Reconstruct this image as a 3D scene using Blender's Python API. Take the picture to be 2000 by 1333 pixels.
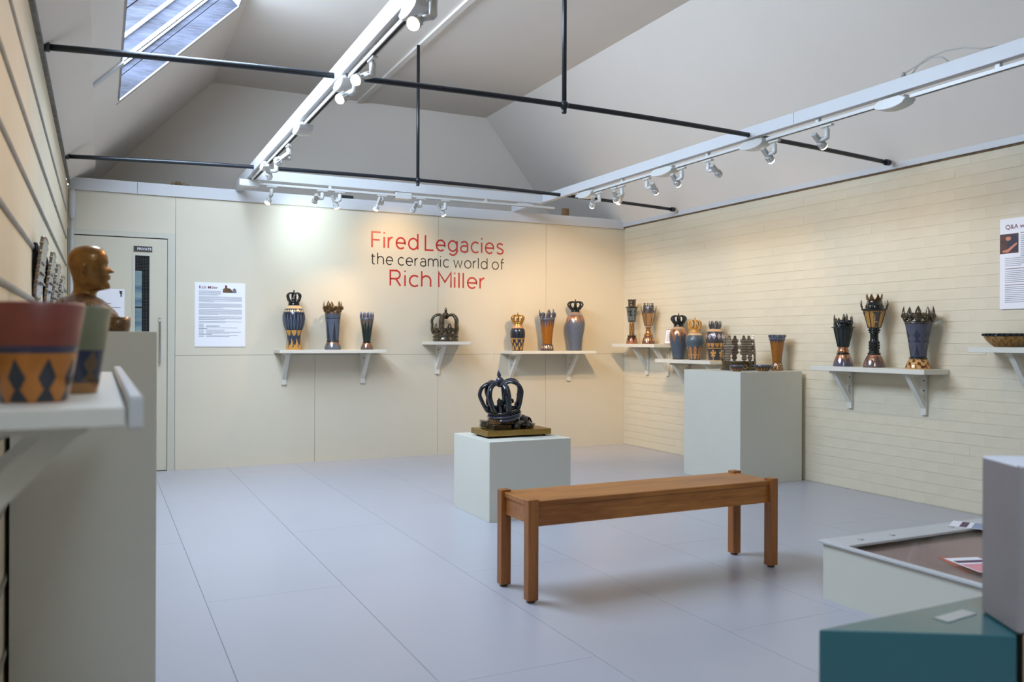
import bpy, bmesh, math, random
from mathutils import Vector, Matrix, Euler
random.seed(7)
PI = math.pi
for o in list(bpy.data.objects):
    bpy.data.objects.remove(o)
COL = bpy.context.scene.collection
SC = bpy.context.scene

# ------------------------------------------------------------------ camera, world, exposure
YAW = math.radians(25.95)
cam_d = bpy.data.cameras.new('camera')
cam = bpy.data.objects.new('camera', cam_d)
COL.objects.link(cam)
cam_d.sensor_width = 36.0
cam_d.lens = 1650.0 / 2000.0 * 36.0
cam_d.clip_start = 0.05
cam_d.clip_end = 100
cam.matrix_world = (Matrix.Translation((0, 0, 1.13)) @ Matrix.Rotation(-YAW, 4, 'Z')
                    @ Matrix.Rotation(PI / 2, 4, 'X') @ Matrix.Rotation(math.radians(0.22), 4, 'Z'))
cam_d.dof.use_dof = True
cam_d.dof.focus_distance = 6.6
cam_d.dof.aperture_fstop = 3.6
SC.camera = cam

SC.view_settings.view_transform = 'Standard'
SC.view_settings.look = 'None'
SC.view_settings.gamma = 1
SC.view_settings.use_curve_mapping = False
SC.view_settings.exposure = 0.0

world = bpy.data.worlds.new('overcast_sky')
SC.world = world
world.use_nodes = True
bg = world.node_tree.nodes['Background']
bg.inputs[0].default_value = (0.62, 0.78, 1.0, 1)
bg.inputs[1].default_value = 23.0
SC.cycles.max_bounces = 10
SC.cycles.diffuse_bounces = 6
SC.cycles.use_denoising = True
SC.cycles.sample_clamp_indirect = 6.0
SC.cycles.caustics_reflective = False
SC.cycles.caustics_refractive = False

# room constants (metres)
XL, XR, YB, YR, YF = -0.25, 5.19, 7.84, 9.14, -1.2
ZL, ZR, ZC = 2.44, 2.41, 3.67
HATCH = dict(x0=0.112, x1=0.905, y0=3.8, y1=6.5)

def portal(name, loc, rot, sx, sy):
    ld = bpy.data.lights.new(name, 'AREA')
    ld.shape = 'RECTANGLE'
    ld.size, ld.size_y = sx, sy
    ld.cycles.is_portal = True
    o = bpy.data.objects.new(name, ld)
    COL.objects.link(o)
    o.location = loc
    o.rotation_euler = rot
    return o

# daylight enters through the rooflight in the left slope
portal('rooflight_portal', (0.487, 5.15, 3.230), (0, math.radians(-45), 0), 1.2, 2.8)

ADDED_HATCH = dict(y0=-0.95, y1=0.25)  # unseen rooflight behind the camera, added to brighten the foreground
portal('added_rooflight_portal', (0.487, -0.35, 3.230), (0, math.radians(-45), 0), 1.2, 1.3)

# ------------------------------------------------------------------ node expression helpers
class E:
    """tiny wrapper: arithmetic on shader sockets"""
    def __init__(s, nt, v):
        s.nt, s.v = nt, v
    def _op(s, op, *a):
        n = s.nt.nodes.new('ShaderNodeMath')
        n.operation = op
        for i, x in enumerate((s,) + a):
            x = x.v if isinstance(x, E) else x
            if isinstance(x, (int, float)):
                n.inputs[i].default_value = x
            else:
                s.nt.links.new(x, n.inputs[i])
        return E(s.nt, n.outputs[0])
    def __add__(s, o): return s._op('ADD', o)
    def __sub__(s, o): return s._op('SUBTRACT', o)
    def __mul__(s, o): return s._op('MULTIPLY', o)
    def __truediv__(s, o): return s._op('DIVIDE', o)
    def gt(s, o): return s._op('GREATER_THAN', o)
    def lt(s, o): return s._op('LESS_THAN', o)
    def pp(s, o): return s._op('PINGPONG', o)
    def sin(s): return s._op('SINE')
    def abs(s): return s._op('ABSOLUTE')
    def max(s, o): return s._op('MAXIMUM', o)
    def min(s, o): return s._op('MINIMUM', o)
    def mod(s, o): return s._op('FLOORED_MODULO', o)
    def atan2(s, o): return s._op('ARCTAN2', o)
    def pow(s, o): return s._op('POWER', o)

def s2l(c):
    return tuple(((x / 255.0) / 12.92 if x / 255.0 <= 0.04045 else ((x / 255.0 + 0.055) / 1.055) ** 2.4) for x in c) + (1.0,)

def base_mat(name):
    m = bpy.data.materials.new(name)
    m.use_nodes = True
    nt = m.node_tree
    return m, nt, nt.nodes['Principled BSDF']

def noise(nt, scale, detail=3, rough=0.5, stretch=None, coord='Object'):
    tc = nt.nodes.new('ShaderNodeTexCoord')
    n = nt.nodes.new('ShaderNodeTexNoise')
    n.inputs['Scale'].default_value = scale
    n.inputs['Detail'].default_value = detail
    n.inputs['Roughness'].default_value = rough
    if stretch:
        mp = nt.nodes.new('ShaderNodeMapping')
        mp.inputs['Scale'].default_value = stretch
        nt.links.new(tc.outputs[coord], mp.inputs[0])
        nt.links.new(mp.outputs[0], n.inputs['Vector'])
    else:
        nt.links.new(tc.outputs[coord], n.inputs['Vector'])
    return n

def ramp(nt, fac, stops):
    r = nt.nodes.new('ShaderNodeValToRGB')
    el = r.color_ramp.elements
    while len(el) < len(stops):
        el.new(0.5)
    for e, (p, c) in zip(el, stops):
        e.position = p
        e.color = c
    nt.links.new(fac, r.inputs[0])
    return r.outputs[0]

def bump(nt, b, height, strength=0.3, dist=0.002):
    n = nt.nodes.new('ShaderNodeBump')
    n.inputs['Strength'].default_value = strength
    n.inputs['Distance'].default_value = dist
    nt.links.new(height, n.inputs['Height'])
    nt.links.new(n.outputs[0], b.inputs['Normal'])

def paint(name, rgb, rough=0.6, var=0.05, scale=3.0, bmp=0.15, bscale=60, stretch=None, metal=0.0, bdist=0.002, coat=0.0):
    m, nt, b = base_mat(name)
    c = s2l(rgb)
    d = tuple(x * (1 - var * 2) for x in c[:3]) + (1,)
    n = noise(nt, scale, 5, 0.6, stretch)
    nt.links.new(ramp(nt, n.outputs[0], [(0.3, d), (0.7, c)]), b.inputs['Base Color'])
    b.inputs['Roughness'].default_value = rough
    b.inputs['Metallic'].default_value = metal
    b.inputs['Coat Weight'].default_value = coat
    if bmp:
        n2 = noise(nt, bscale, 4, 0.6, stretch)
        bump(nt, b, n2.outputs[0], bmp, bdist)
    return m

def emit(name, col, strength):
    m, nt, b = base_mat(name)
    b.inputs['Base Color'].default_value = (0.9, 0.9, 0.9, 1)
    b.inputs['Emission Color'].default_value = col
    b.inputs['Emission Strength'].default_value = strength
    return m

def wood(name, c1, c2, rough=0.35, scale=6, stretch=(1, 12, 12), rings=18):
    m, nt, b = base_mat(name)
    n = noise(nt, scale, 8, 0.65, stretch)
    n2 = noise(nt, scale * 0.35, 3, 0.5, (stretch[0] * .8, stretch[1] * .4, stretch[2] * .4))
    mx = nt.nodes.new('ShaderNodeMath'); mx.operation = 'ADD'
    nt.links.new(n.outputs[0], mx.inputs[0]); nt.links.new(n2.outputs[0], mx.inputs[1])
    hf = nt.nodes.new('ShaderNodeMath'); hf.operation = 'MULTIPLY'; hf.inputs[1].default_value = 0.5
    nt.links.new(mx.outputs[0], hf.inputs[0])
    nt.links.new(ramp(nt, hf.outputs[0], [(0.36, s2l(c1)), (0.62, s2l(c2))]), b.inputs['Base Color'])
    b.inputs['Roughness'].default_value = rough
    bump(nt, b, n.outputs[0], 0.08, 0.001)
    return m

NAVY = (38, 46, 62); SLATE = (78, 90, 108); SLATE2 = (92, 100, 112); INK = (22, 26, 32)
GOLD = (214, 160, 78); COPPER = (190, 140, 112); AMBER = (150, 92, 24); BRONZE = (112, 82, 42); BLACKG = (24, 34, 34)

def glaze(name, rgb, rough=0.16, metal=0.0, var=0.18, scale=25, bmp=0.12, rgb2=None, coat=0.6):
    m, nt, b = base_mat(name)
    c = s2l(rgb)
    d = s2l(rgb2) if rgb2 else tuple(x * (1 - var) for x in c[:3]) + (1,)
    n = noise(nt, scale, 5, 0.6)
    nt.links.new(ramp(nt, n.outputs[0], [(0.35, d), (0.65, c)]), b.inputs['Base Color'])
    b.inputs['Roughness'].default_value = rough
    b.inputs['Metallic'].default_value = metal
    b.inputs['Coat Weight'].default_value = coat
    b.inputs['Coat Roughness'].default_value = 0.08
    bump(nt, b, n.outputs[0], bmp, 0.002)
    return m

def cyl(nt):
    """object coordinates as (angle in turns 0..1, height z, radius)"""
    tc = nt.nodes.new('ShaderNodeTexCoord')
    sp = nt.nodes.new('ShaderNodeSeparateXYZ')
    nt.links.new(tc.outputs['Object'], sp.inputs[0])
    x, y, z = (E(nt, sp.outputs[i]) for i in range(3))
    t = (y.atan2(x)) / (2 * PI) + 0.5
    return t, z, x, y

def deco(name, ground, bands, rough=0.3, gold_rough=0.22):
    """glazed pot decorated in bands.
    bands: list of (z0, z1, kind, n, colour, metal) painted over the ground colour"""
    m, nt, b = base_mat(name)
    t, z, _, _ = cyl(nt)
    nz = noise(nt, 40, 4, 0.6)
    g = s2l(ground)
    col = ramp(nt, nz.outputs[0], [(0.3, tuple(v * 0.8 for v in g[:3]) + (1,)), (0.7, g)])
    met = None
    rgh = E(nt, nz.outputs[0]) * 0.0 + rough
    for (z0, z1, kind, n, c, mt) in bands:
        h = (z - z0) / (z1 - z0)              # 0..1 within the band
        inb = h.gt(0.0).min(h.lt(1.0))
        k = t * n
        tri = k.pp(0.5) * 2                   # 0 at k integer, 1 at half
        if kind == 'solid':
            f = inb
        elif kind == 'drips':                 # hanging from the top of the band
            n2 = (t * (n * 2.3)).pp(0.5) * 2
            f = inb.min((h * 1.0 + tri * 0.75 + n2 * 0.25).gt(0.95))
        elif kind == 'flames':                # rising from the bottom
            wig = (z * (9.0 / (z1 - z0))).sin() * 0.10
            tr = (k + wig).pp(0.5) * 2
            n2 = ((t * (n * 1.0) + 0.5) - wig).pp(0.5) * 2
            f = inb.min((tr * 0.95 - h).gt(0.12).max((n2 * 0.62 - h).gt(0.2)))
        elif kind == 'diamond':
            f = inb.min(((tri - 0.5).abs() + (h - 0.5).abs()).lt(0.42))
        elif kind == 'lattice':
            a = ((k + h * 1.0).mod(1.0) - 0.5).abs()
            d = ((k - h * 1.0).mod(1.0) - 0.5).abs()
            f = inb.min(a.lt(0.07).max(d.lt(0.07)))
        elif kind == 'suns':                  # half discs hanging from the top with rays
            f = inb.min(((tri * 1.0).pow(2.0) * 1.3 + (h - 1.0).pow(2.0) * 1.2).lt(0.95))
        elif kind == 'arches':
            f = inb.min(((tri - 0.5).abs() * 2.2 + (h - 0.45).abs() * 1.2).lt(0.85)).min(((tri - 0.5).abs() * 2.2 + (h - 0.45).abs() * 1.2).gt(0.28))
        elif kind == 'fronds':                # tree with chevron needles
            w = E(nt, (h * -1.0 + 1.0).v) * 0.42
            inside = (tri * -1.0 + 1.0).lt(w * 1.6)
            chev = (h * 9.0 + (tri * -1.0 + 1.0) * -5.0).mod(1.0).gt(0.36)
            stem = (tri * -1.0 + 1.0).lt(0.06)
            f = inb.min(inside.min(chev).max(stem))
        elif kind == 'palms':
            dx = (tri * -1.0 + 1.0) * 0.55
            dy = h - 0.66
            r = (dx.pow(2.0) + dy.pow(2.0)).pow(0.5)
            rays = (dy.atan2(dx) * 5.0).sin().gt(-0.35)
            crown = r.lt(0.34).min(rays.max(r.lt(0.12)))
            trunk = dx.lt(0.035).min(h.lt(0.66))
            f = inb.min(crown.max(trunk).max(h.lt(0.05)))
        elif kind == 'fleur':
            dx = (tri * -1.0 + 1.0)
            stem = dx.lt((h * 9.0).sin().abs() * 0.16 + 0.07)
            bar = (h - 0.33).abs().lt(0.035)
            side = (dx - 0.36 - (h * 3.0).sin() * 0.12).abs().lt(0.10).min(h.lt(0.86))
            f = inb.min(stem.max(bar).max(side))
        elif kind == 'stripes':
            f = inb.min(tri.gt(0.5))
        elif kind == 'scroll':
            f = inb.min(((k * 6.28).sin() * (h * 9.4).sin() + (k * 12.6 + h * 6.0).sin() * 0.5).gt(0.15))
        elif kind == 'spades':
            dx = (tri * -1.0 + 1.0)
            leaf = (dx * 0.95 + (h - 0.55).abs() * 1.35).lt(0.60).min(h.gt(0.30)).max((dx * 0.85 + h * 1.7).lt(0.66))
            f = inb.min(leaf)
        elif kind == 'bricks':
            row = (h * n)
            f = inb.min(row.mod(1.0).lt(0.35))
        mix = nt.nodes.new('ShaderNodeMix')
        mix.data_type = 'RGBA'
        nt.links.new(f.v, mix.inputs[0])
        nt.links.new(col, mix.inputs[6])
        mix.inputs[7].default_value = s2l(c)
        col = mix.outputs[2]
        if met is None:
            met = f * mt
        else:
            met = met * (f * -1.0 + 1.0) + f * mt
        rgh = rgh * (f * -1.0 + 1.0) + f * gold_rough
    nt.links.new(col, b.inputs['Base Color'])
    if met is not None:
        nt.links.new(met.v, b.inputs['Metallic'])
    nt.links.new(rgh.v, b.inputs['Roughness'])
    b.inputs['Coat Weight'].default_value = 0.25
    b.inputs['Coat Roughness'].default_value = 0.1
    bump(nt, b, nz.outputs[0], 0.12, 0.002)
    return m

M = {}
M['back'] = paint('back_wall_paint', (212, 203, 182), 0.55, 0.02, 1.3, 0.05, 90)
M['door'] = paint('door_paint', (206, 199, 178), 0.45, 0.02, 2, 0.04, 50)
M['doorframe'] = paint('door_frame_paint', (200, 196, 180), 0.4, 0.02, 2, 0.03, 50)
M['brick'] = paint('painted_brick', (216, 206, 182), 0.6, 0.035, 2.2, 0.5, 22, (1, 0.45, 1), bdist=0.004)
M['leftwall'] = paint('left_wall_paint', (216, 202, 174), 0.6, 0.03, 2.5, 0.35, 14, bdist=0.003)
M['ceil'] = paint('ceiling_paint', (226, 217, 206), 0.75, 0.02, 1.1, 0.1, 30, bdist=0.003)
M['trim'] = paint('trim_white', (196, 196, 197), 0.4, 0.02, 3, 0.04, 60)
M['fitting'] = paint('white_fitting', (200, 199, 195), 0.3, 0.01, 6, 0.0)
M['fitting2'] = paint('grey_fitting', (178, 176, 170), 0.4, 0.02, 6, 0.0)
M['plinth'] = paint('plinth_paint', (205, 203, 190), 0.55, 0.015, 2, 0.05, 80)
M['shelf'] = paint('shelf_paint', (216, 213, 202), 0.45, 0.015, 3, 0.04, 60)
M['darkgap'] = paint('dark_gap', (38, 36, 34), 0.8, 0.1, 10, 0)
M['rod'] = paint('black_rod', (30, 34, 40), 0.32, 0.2, 60, 0.5, 120)
M['batten'] = paint('grey_batten', (150, 148, 140), 0.6, 0.12, 9, 0.3, 30)
M['oldtrim'] = paint('worn_grey_trim', (128, 126, 118), 0.7, 0.3, 12, 0.8, 25, bdist=0.006)
M['brown'] = paint('brown_scrap', (132, 104, 72), 0.8, 0.3, 12, 0.4, 40)
M['white'] = paint('poster_white', (236, 235, 240), 0.5, 0.0, 3, 0)
M['ink'] = paint('ink_grey', (120, 116, 124), 0.6, 0.02, 9, 0)
M['red'] = paint('red_vinyl', (186, 44, 40), 0.4, 0.02, 5, 0)
M['darkred'] = paint('dark_red_print', (120, 44, 52), 0.5, 0.02, 5, 0)
M['black'] = paint('black_vinyl', (40, 32, 30), 0.4, 0.02, 5, 0)
M['steel'] = paint('steel', (190, 190, 195), 0.25, 0.02, 20, 0, metal=1.0)
M['lamp_warm'] = emit('warm_lamp_face', (1.0, 0.72, 0.42, 1), 9)
M['lamp_hot'] = emit('bright_lamp_face', (1.0, 0.78, 0.5, 1), 22)
M['lamp_cool'] = emit('cool_lamp_face', (0.85, 0.95, 1.0, 1), 14)
M['lamp_off'] = paint('lamp_glass', (214, 214, 216), 0.15, 0.02, 5, 0)
M['oak'] = wood('oiled_oak', (128, 72, 26), (180, 116, 50), 0.36)
M['oak2'] = wood('oiled_oak_legs', (118, 66, 26), (164, 102, 46), 0.4, stretch=(12, 12, 1))
M['rubber'] = paint('rubber_foot', (60, 34, 26), 0.6, 0.1, 9, 0)
M['roofboard'] = wood('weathered_roof_board', (20, 18, 22), (60, 62, 76), 0.75, 9, (1, 10, 10))
M['teal'] = paint('teal_paint', (30, 92, 98), 0.3, 0.03, 3, 0.02, coat=.6)
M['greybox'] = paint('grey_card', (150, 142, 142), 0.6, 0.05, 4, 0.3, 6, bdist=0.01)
M['greybox_lit_top'] = paint('lit_card_top', (214, 214, 222), 0.5, 0.03, 4, 0.05)  # top of the grey box: its lit look is put into the colour
M['mauve'] = paint('mauve_lining', (160, 136, 128), 0.7, 0.03, 4, 0.05)
M['pink'] = paint('pink_card', (226, 150, 158), 0.6, 0.03, 4, 0)
M['orange'] = paint('orange_card', (208, 108, 82), 0.6, 0.03, 4, 0)
M['violet'] = paint('violet_print', (96, 66, 92), 0.6, 0.03, 4, 0)
M['bluegrey'] = paint('blue_grey_print', (150, 158, 184), 0.6, 0.03, 4, 0)
M['gold'] = glaze('gold_lustre', GOLD, 0.28, 0.9, 0.35, 60, 0.2)
M['brass'] = glaze('brushed_brass', (170, 138, 74), 0.34, 0.85, 0.3, 90, 0.3, coat=0)
M['matt_gold'] = glaze('matt_gold', (214, 160, 84), 0.42, 0.35, 0.2, 60, 0.2, coat=.1)
M['bronze'] = glaze('bronze_glaze', (118, 84, 40), 0.2, 0.55, 0.5, 50, 0.3)
M['olive'] = glaze('dark_olive_glaze', (76, 62, 38), 0.14, 0.25, 0.5, 60, 0.3)
M['blackg'] = glaze('black_green_glaze', (14, 22, 23), 0.12, 0.0, 0.5, 30, 0.15, coat=.2)
M['bluegl'] = glaze('blue_black_glaze', (8, 20, 30), 0.09, 0.0, 0.5, 14, 0.12, coat=.3)
M['violetgl'] = glaze('violet_grey_glaze', (62, 62, 84), 0.12, 0.1, 0.3, 25, 0.2)
M['pewter'] = glaze('pewter_glaze', (92, 88, 90), 0.2, 0.5, 0.35, 40, 0.3)
M['silver'] = glaze('silver_grey_glaze', (112, 118, 140), 0.2, 0.45, 0.3, 40, 0.3)
M['blushgrey'] = glaze('blue_grey_glaze', (96, 98, 116), 0.2, 0.3, 0.3, 40, 0.3)
M['ink_glaze'] = glaze('ink_glaze', (26, 30, 36), 0.12)
M['buff'] = glaze('buff_clay', (196, 160, 118), 0.5, 0.0, 0.1, 50, 0.15, coat=0)

# ------------------------------------------------------------------ mesh helpers
def finish(bm, name, mat, parent=None, smooth=False, mats=None):
    me = bpy.data.meshes.new(name)
    bm.normal_update()
    bm.to_mesh(me)
    bm.free()
    for m in (mats or [mat]):
        me.materials.append(m)
    if smooth:
        me.polygons.foreach_set('use_smooth', [True] * len(me.polygons))
    o = bpy.data.objects.new(name, me)
    COL.objects.link(o)
    if parent:
        o.parent = parent
    return o

def link(name, me, parent=None, loc=(0, 0, 0)):
    o = bpy.data.objects.new(name, me)
    COL.objects.link(o)
    o.parent = parent
    o.location = loc
    return o

def thing(name, label, cat, loc=(0, 0, 0), rz=0.0, group=None):
    o = bpy.data.objects.new(name, None)
    o.empty_display_size = 0.05
    COL.objects.link(o)
    o.location = loc
    o.rotation_euler = (0, 0, rz)
    return tag(o, label, cat, group)

def tag(o, label, cat, group=None):
    o['label'] = label
    o['category'] = cat
    if group:
        o['group'] = group
    return o

def struct(o):
    o['kind'] = 'structure'
    return o

def sempty(name):
    o = bpy.data.objects.new(name, None)
    COL.objects.link(o)
    return struct(o)

def box(bm, x0, x1, y0, y1, z0, z1, mi=0, M4=None):
    vs = [bm.verts.new(Vector((x, y, z)) if M4 is None else M4 @ Vector((x, y, z)))
          for z in (z0, z1) for y in (y0, y1) for x in (x0, x1)]
    F = [(0, 2, 3, 1), (4, 5, 7, 6), (0, 1, 5, 4), (2, 6, 7, 3), (0, 4, 6, 2), (1, 3, 7, 5)]
    fs = []
    for f in F:
        fc = bm.faces.new([vs[i] for i in f])
        fc.material_index = mi
        fs.append(fc)
    return vs, fs

def bevel(bm, off, seg=1):
    bmesh.ops.bevel(bm, geom=list(bm.edges), offset=off, segments=seg, affect='EDGES', profile=0.6)

def boxo(name, mat, x0, x1, y0, y1, z0, z1, parent=None, bev=0.0):
    bm = bmesh.new()
    box(bm, x0, x1, y0, y1, z0, z1)
    if bev:
        bevel(bm, bev)
    return finish(bm, name, mat, parent)

def prism(bm, pts, d, mi=0):
    """extrude closed loop of 3D points by vector d"""
    d = Vector(d)
    a = [bm.verts.new(Vector(p)) for p in pts]
    b = [bm.verts.new(Vector(p) + d) for p in pts]
    n = len(pts)
    f = [bm.faces.new(a), bm.faces.new(list(reversed(b)))]
    for i in range(n):
        f.append(bm.faces.new([a[i], b[i], b[(i + 1) % n], a[(i + 1) % n]]))
    for x in f:
        x.material_index = mi
    bmesh.ops.recalc_face_normals(bm, faces=f)

def lathe(bm, prof, seg=48, c=(0, 0), z0=0.0, cap=True, M4=None):
    """prof: list of (r, z)"""
    rings = []
    for r, z in prof:
        ring = []
        for i in range(seg):
            a = 2 * PI * i / seg
            v = Vector((c[0] + r * math.cos(a), c[1] + r * math.sin(a), z0 + z))
            ring.append(bm.verts.new(v if M4 is None else M4 @ v))
        rings.append(ring)
    fs = []
    for a, b in zip(rings, rings[1:]):
        for i in range(seg):
            fs.append(bm.faces.new([a[i], a[(i + 1) % seg], b[(i + 1) % seg], b[i]]))
    if cap:
        fs.append(bm.faces.new(list(reversed(rings[0]))))
        fs.append(bm.faces.new(rings[-1]))
    return fs

def smooth_prof(pts, n=4):
    """Catmull-Rom through (r, z) points"""
    out = []
    P = [pts[0]] + list(pts) + [pts[-1]]
    for i in range(1, len(P) - 2):
        p0, p1, p2, p3 = P[i - 1], P[i], P[i + 1], P[i + 2]
        for k in range(n):
            t = k / n
            out.append(tuple(0.5 * ((2 * p1[j]) + (-p0[j] + p2[j]) * t + (2 * p0[j] - 5 * p1[j] + 4 * p2[j] - p3[j]) * t * t
                                    + (-p0[j] + 3 * p1[j] - 3 * p2[j] + p3[j]) * t ** 3) for j in (0, 1)))
    out.append(tuple(pts[-1]))
    return out

def tube(bm, pts, r, seg=8, flat=1.0, up=None, cap=True, radii=None):
    """swept tube; flat < 1 squashes it along the frame normal"""
    pts = [Vector(p) for p in pts]
    n = len(pts)
    rings = []
    side = None
    for i, p in enumerate(pts):
        t = (pts[min(i + 1, n - 1)] - pts[max(i - 1, 0)])
        if t.length < 1e-9:
            t = Vector((0, 0, 1))
        t.normalize()
        if up is not None:
            s = Vector(up)
            s = (s - t * s.dot(t)).normalized()
        else:
            if side is None:
                ref = Vector((0, 0, 1)) if abs(t.z) < 0.9 else Vector((1, 0, 0))
                s = t.cross(ref).normalized()
            else:
                s = (side - t * side.dot(t)).normalized()
        side = s
        nn = t.cross(s)
        rr = radii[i] if radii else r
        rings.append([bm.verts.new(p + s * (math.cos(2 * PI * k / seg) * rr) + nn * (math.sin(2 * PI * k / seg) * rr * flat)) for k in range(seg)])
    for a, b in zip(rings, rings[1:]):
        for i in range(seg):
            bm.faces.new([a[i], a[(i + 1) % seg], b[(i + 1) % seg], b[i]])
    if cap:
        bm.faces.new(list(reversed(rings[0])))
        bm.faces.new(rings[-1])

def ball(bm, c, r, seg=10, rings=6, sz=1.0):
    prof = []
    for k in range(rings + 1):
        a = PI * k / rings
        prof.append((max(r * math.sin(a), r * 0.02), -r * sz * math.cos(a)))
    lathe(bm, prof, seg, (c[0], c[1]), c[2])

def leaf_pts(h, w, bend, n=7):
    """side view spike: list of (z, halfwidth, outward)"""
    out = []
    for i in range(n + 1):
        t = i / n
        ww = w * math.sin(PI * min(1, (t * 0.82 + 0.18))) ** 0.8
        if i == n:
            ww = w * 0.04
        out.append((h * t, ww, bend * math.sin(PI * t * 0.8)))
    return out

def spike(bm, a, R, z0, h, w, bend, thick):
    """leaf spike standing on radius R at angle a"""
    d = Vector((math.cos(a), math.sin(a), 0))
    s = Vector((-math.sin(a), math.cos(a), 0))
    rings = []
    for z, ww, o in leaf_pts(h, w, bend):
        c = d * (R + o) + Vector((0, 0, z0 + z))
        th = thick * max(ww / w, 0.1)
        rings.append([bm.verts.new(c + s * ww), bm.verts.new(c + d * th), bm.verts.new(c - s * ww), bm.verts.new(c - d * th)])
    for A, B in zip(rings, rings[1:]):
        for i in range(4):
            bm.faces.new([A[i], A[(i + 1) % 4], B[(i + 1) % 4], B[i]])
    bm.faces.new(list(reversed(rings[0])))
    bm.faces.new(rings[-1])

# ------------------------------------------------------------------ the room
# floor slab and painted sheets
floor = sempty('floor')
boxo('floor_slab', M['darkgap'], XL - .1, XR + .1, YF - .1, YR + .3, -0.08, -0.004, floor)
m, nt, b = base_mat('painted_floor')
n = noise(nt, 1.2, 6, 0.6)
n3 = noise(nt, 14, 8, 0.7)
nt.links.new(ramp(nt, n.outputs[0], [(0.3, s2l((173, 173, 181))), (0.7, s2l((177, 177, 185)))]), b.inputs['Base Color'])
rr = nt.nodes.new('ShaderNodeMapRange')
rr.inputs[3].default_value = 0.27; rr.inputs[4].default_value = 0.33
nt.links.new(n3.outputs[0], rr.inputs[0]); nt.links.new(rr.outputs[0], b.inputs['Roughness'])
n2 = noise(nt, 4, 2, 0.5); bump(nt, b, n2.outputs[0], 0.04, 0.004)
M['floor'] = m
xs = [XL, 0.41, 1.01, 1.60, 2.205, 2.81, 3.415, 4.02, 4.625, XR]
for i, (xa, xb) in enumerate(zip(xs, xs[1:])):
    off = 3.84 if i % 2 == 1 else 5.03
    if i == 3:
        off = 3.80
    ys = [YF] + [y for y in (off - 4.88, off - 2.44, off, off + 2.44, off + 4.88) if YF + .1 < y < YR - 0.05] + [YR]
    for ya, yb in zip(ys, ys[1:]):
        boxo('floor_panel', M['floor'], xa + 0.0009, xb - 0.0009, ya + 0.0007, yb - 0.0007, -0.004, 0.0, floor)

# back partition: wall panels
wb = sempty('wall_back')
boxo('wall_core', M['darkgap'], XL, XR, YB + 0.012, YB + 0.10, 0.0, 2.46, None)
core = bpy.data.objects['wall_core']; core.parent = wb
g = 0.0012
cols = [(0.577, 1.785), (1.785, 3.0), (3.0, 4.21), (4.21, XR)]
for k, (xa, xb) in enumerate(cols):
    zs = 0.995
    boxo('wall_panel', M['back'], xa + g, xb - (0 if xb == XR else g), YB, YB + 0.012, 0.0, zs - g, wb)
for xa, xb in ((.577, 3.0), (3.0, 4.21), (4.21, XR)):
    boxo('wall_panel', M['back'], xa + g, xb - (0 if xb == XR else g), YB, YB + 0.012, 0.995 + g, 2.40, wb)
boxo('wall_panel', M['back'], XL, 0.577 - g, YB, YB + 0.012, 2.045, 2.40, wb)
# loose strip end under the text, between the shelves
boxo('joint_clip', M['shelf'], 3.585, 3.60, YB - 0.006, YB, 0.945, 1.045, wb)

# end of the roof space behind the partition
bm = bmesh.new()
box(bm, XL - .06, XR + .06, YR, YR + 0.06, 0, 2.46)
struct(finish(bm, 'wall_rear', M['ceil']))
bm = bmesh.new()
box(bm, XL - .06, XR + .06, YF - 0.06, YF, 0, 3.75)
struct(finish(bm, 'wall_front', paint('front_wall_paint', (150, 140, 120), 0.7)))

# trims
def trim(name, segs, mat=None):
    bm = bmesh.new()
    for s in segs:
        box(bm, *s)
    return struct(finish(bm, name, mat or M['trim']))
trim('trim_1', [(XL + .006, 0.272, YB - 0.022, YB + 0.09, 2.365, 2.465)])
trim('trim_2', [(0.275, XR - 0.02, YB - 0.022, YB + 0.09, 2.365, 2.465)])
trim('trim_3', [(XR - 0.03, XR, YF, YR, 2.388, 2.44)])
trim('trim_shadow_line', [(XR - 0.012, XR, YF, YB, 2.378, 2.386)], M['brown'])  # dark strip standing in for the shadow gap under the trim
trim('trim_4', [(XL, XL + 0.018, YF, YB - .03, 2.405, 2.45)], M['oldtrim'])

# right wall: painted brick
wr = sempty('wall_right')
boxo('wall_backing', M['brick'], XR + 0.0015, XR + 0.12, YF, YR, 0, 2.50, wr)
def brick_mesh(L, H, seed):
    rnd = random.Random(seed)
    bm = bmesh.new()
    vs, fs = box(bm, 0, 0.03, -L / 2, L / 2, -H / 2, H / 2)
    for v in bm.verts:
        v.co.y += rnd.uniform(-.0012, .0012)
        v.co.z += rnd.uniform(-.0016, .0016)
        v.co.x += rnd.uniform(-.0006, .0006)
    bmesh.ops.bevel(bm, geom=[e for e in bm.edges if all(v.co.x < 0.01 for v in e.verts) and abs(e.verts[0].co.y - e.verts[1].co.y) > .05], offset=0.0028, segments=2, affect='EDGES')
    me = bpy.data.meshes.new('brick')
    bm.to_mesh(me); bm.free()
    me.materials.append(M['brick'])
    return me
PH, PL = 2.39 / 32, 0.228
bricks = [brick_mesh(PL + 0.0012, PH - (0.0018, 0.0026, 0.0036)[s % 3], s) for s in range(9)]
spots_b = []
for r in range(32):
    y = YF - 0.1 + (PL / 2 if r % 2 else 0)
    while y < YB:
        if y + PL / 2 < YB + PL * .6 and y > 0.8:
            spots_b.append((y, (r + 0.5) * PH))
        y += PL
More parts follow.
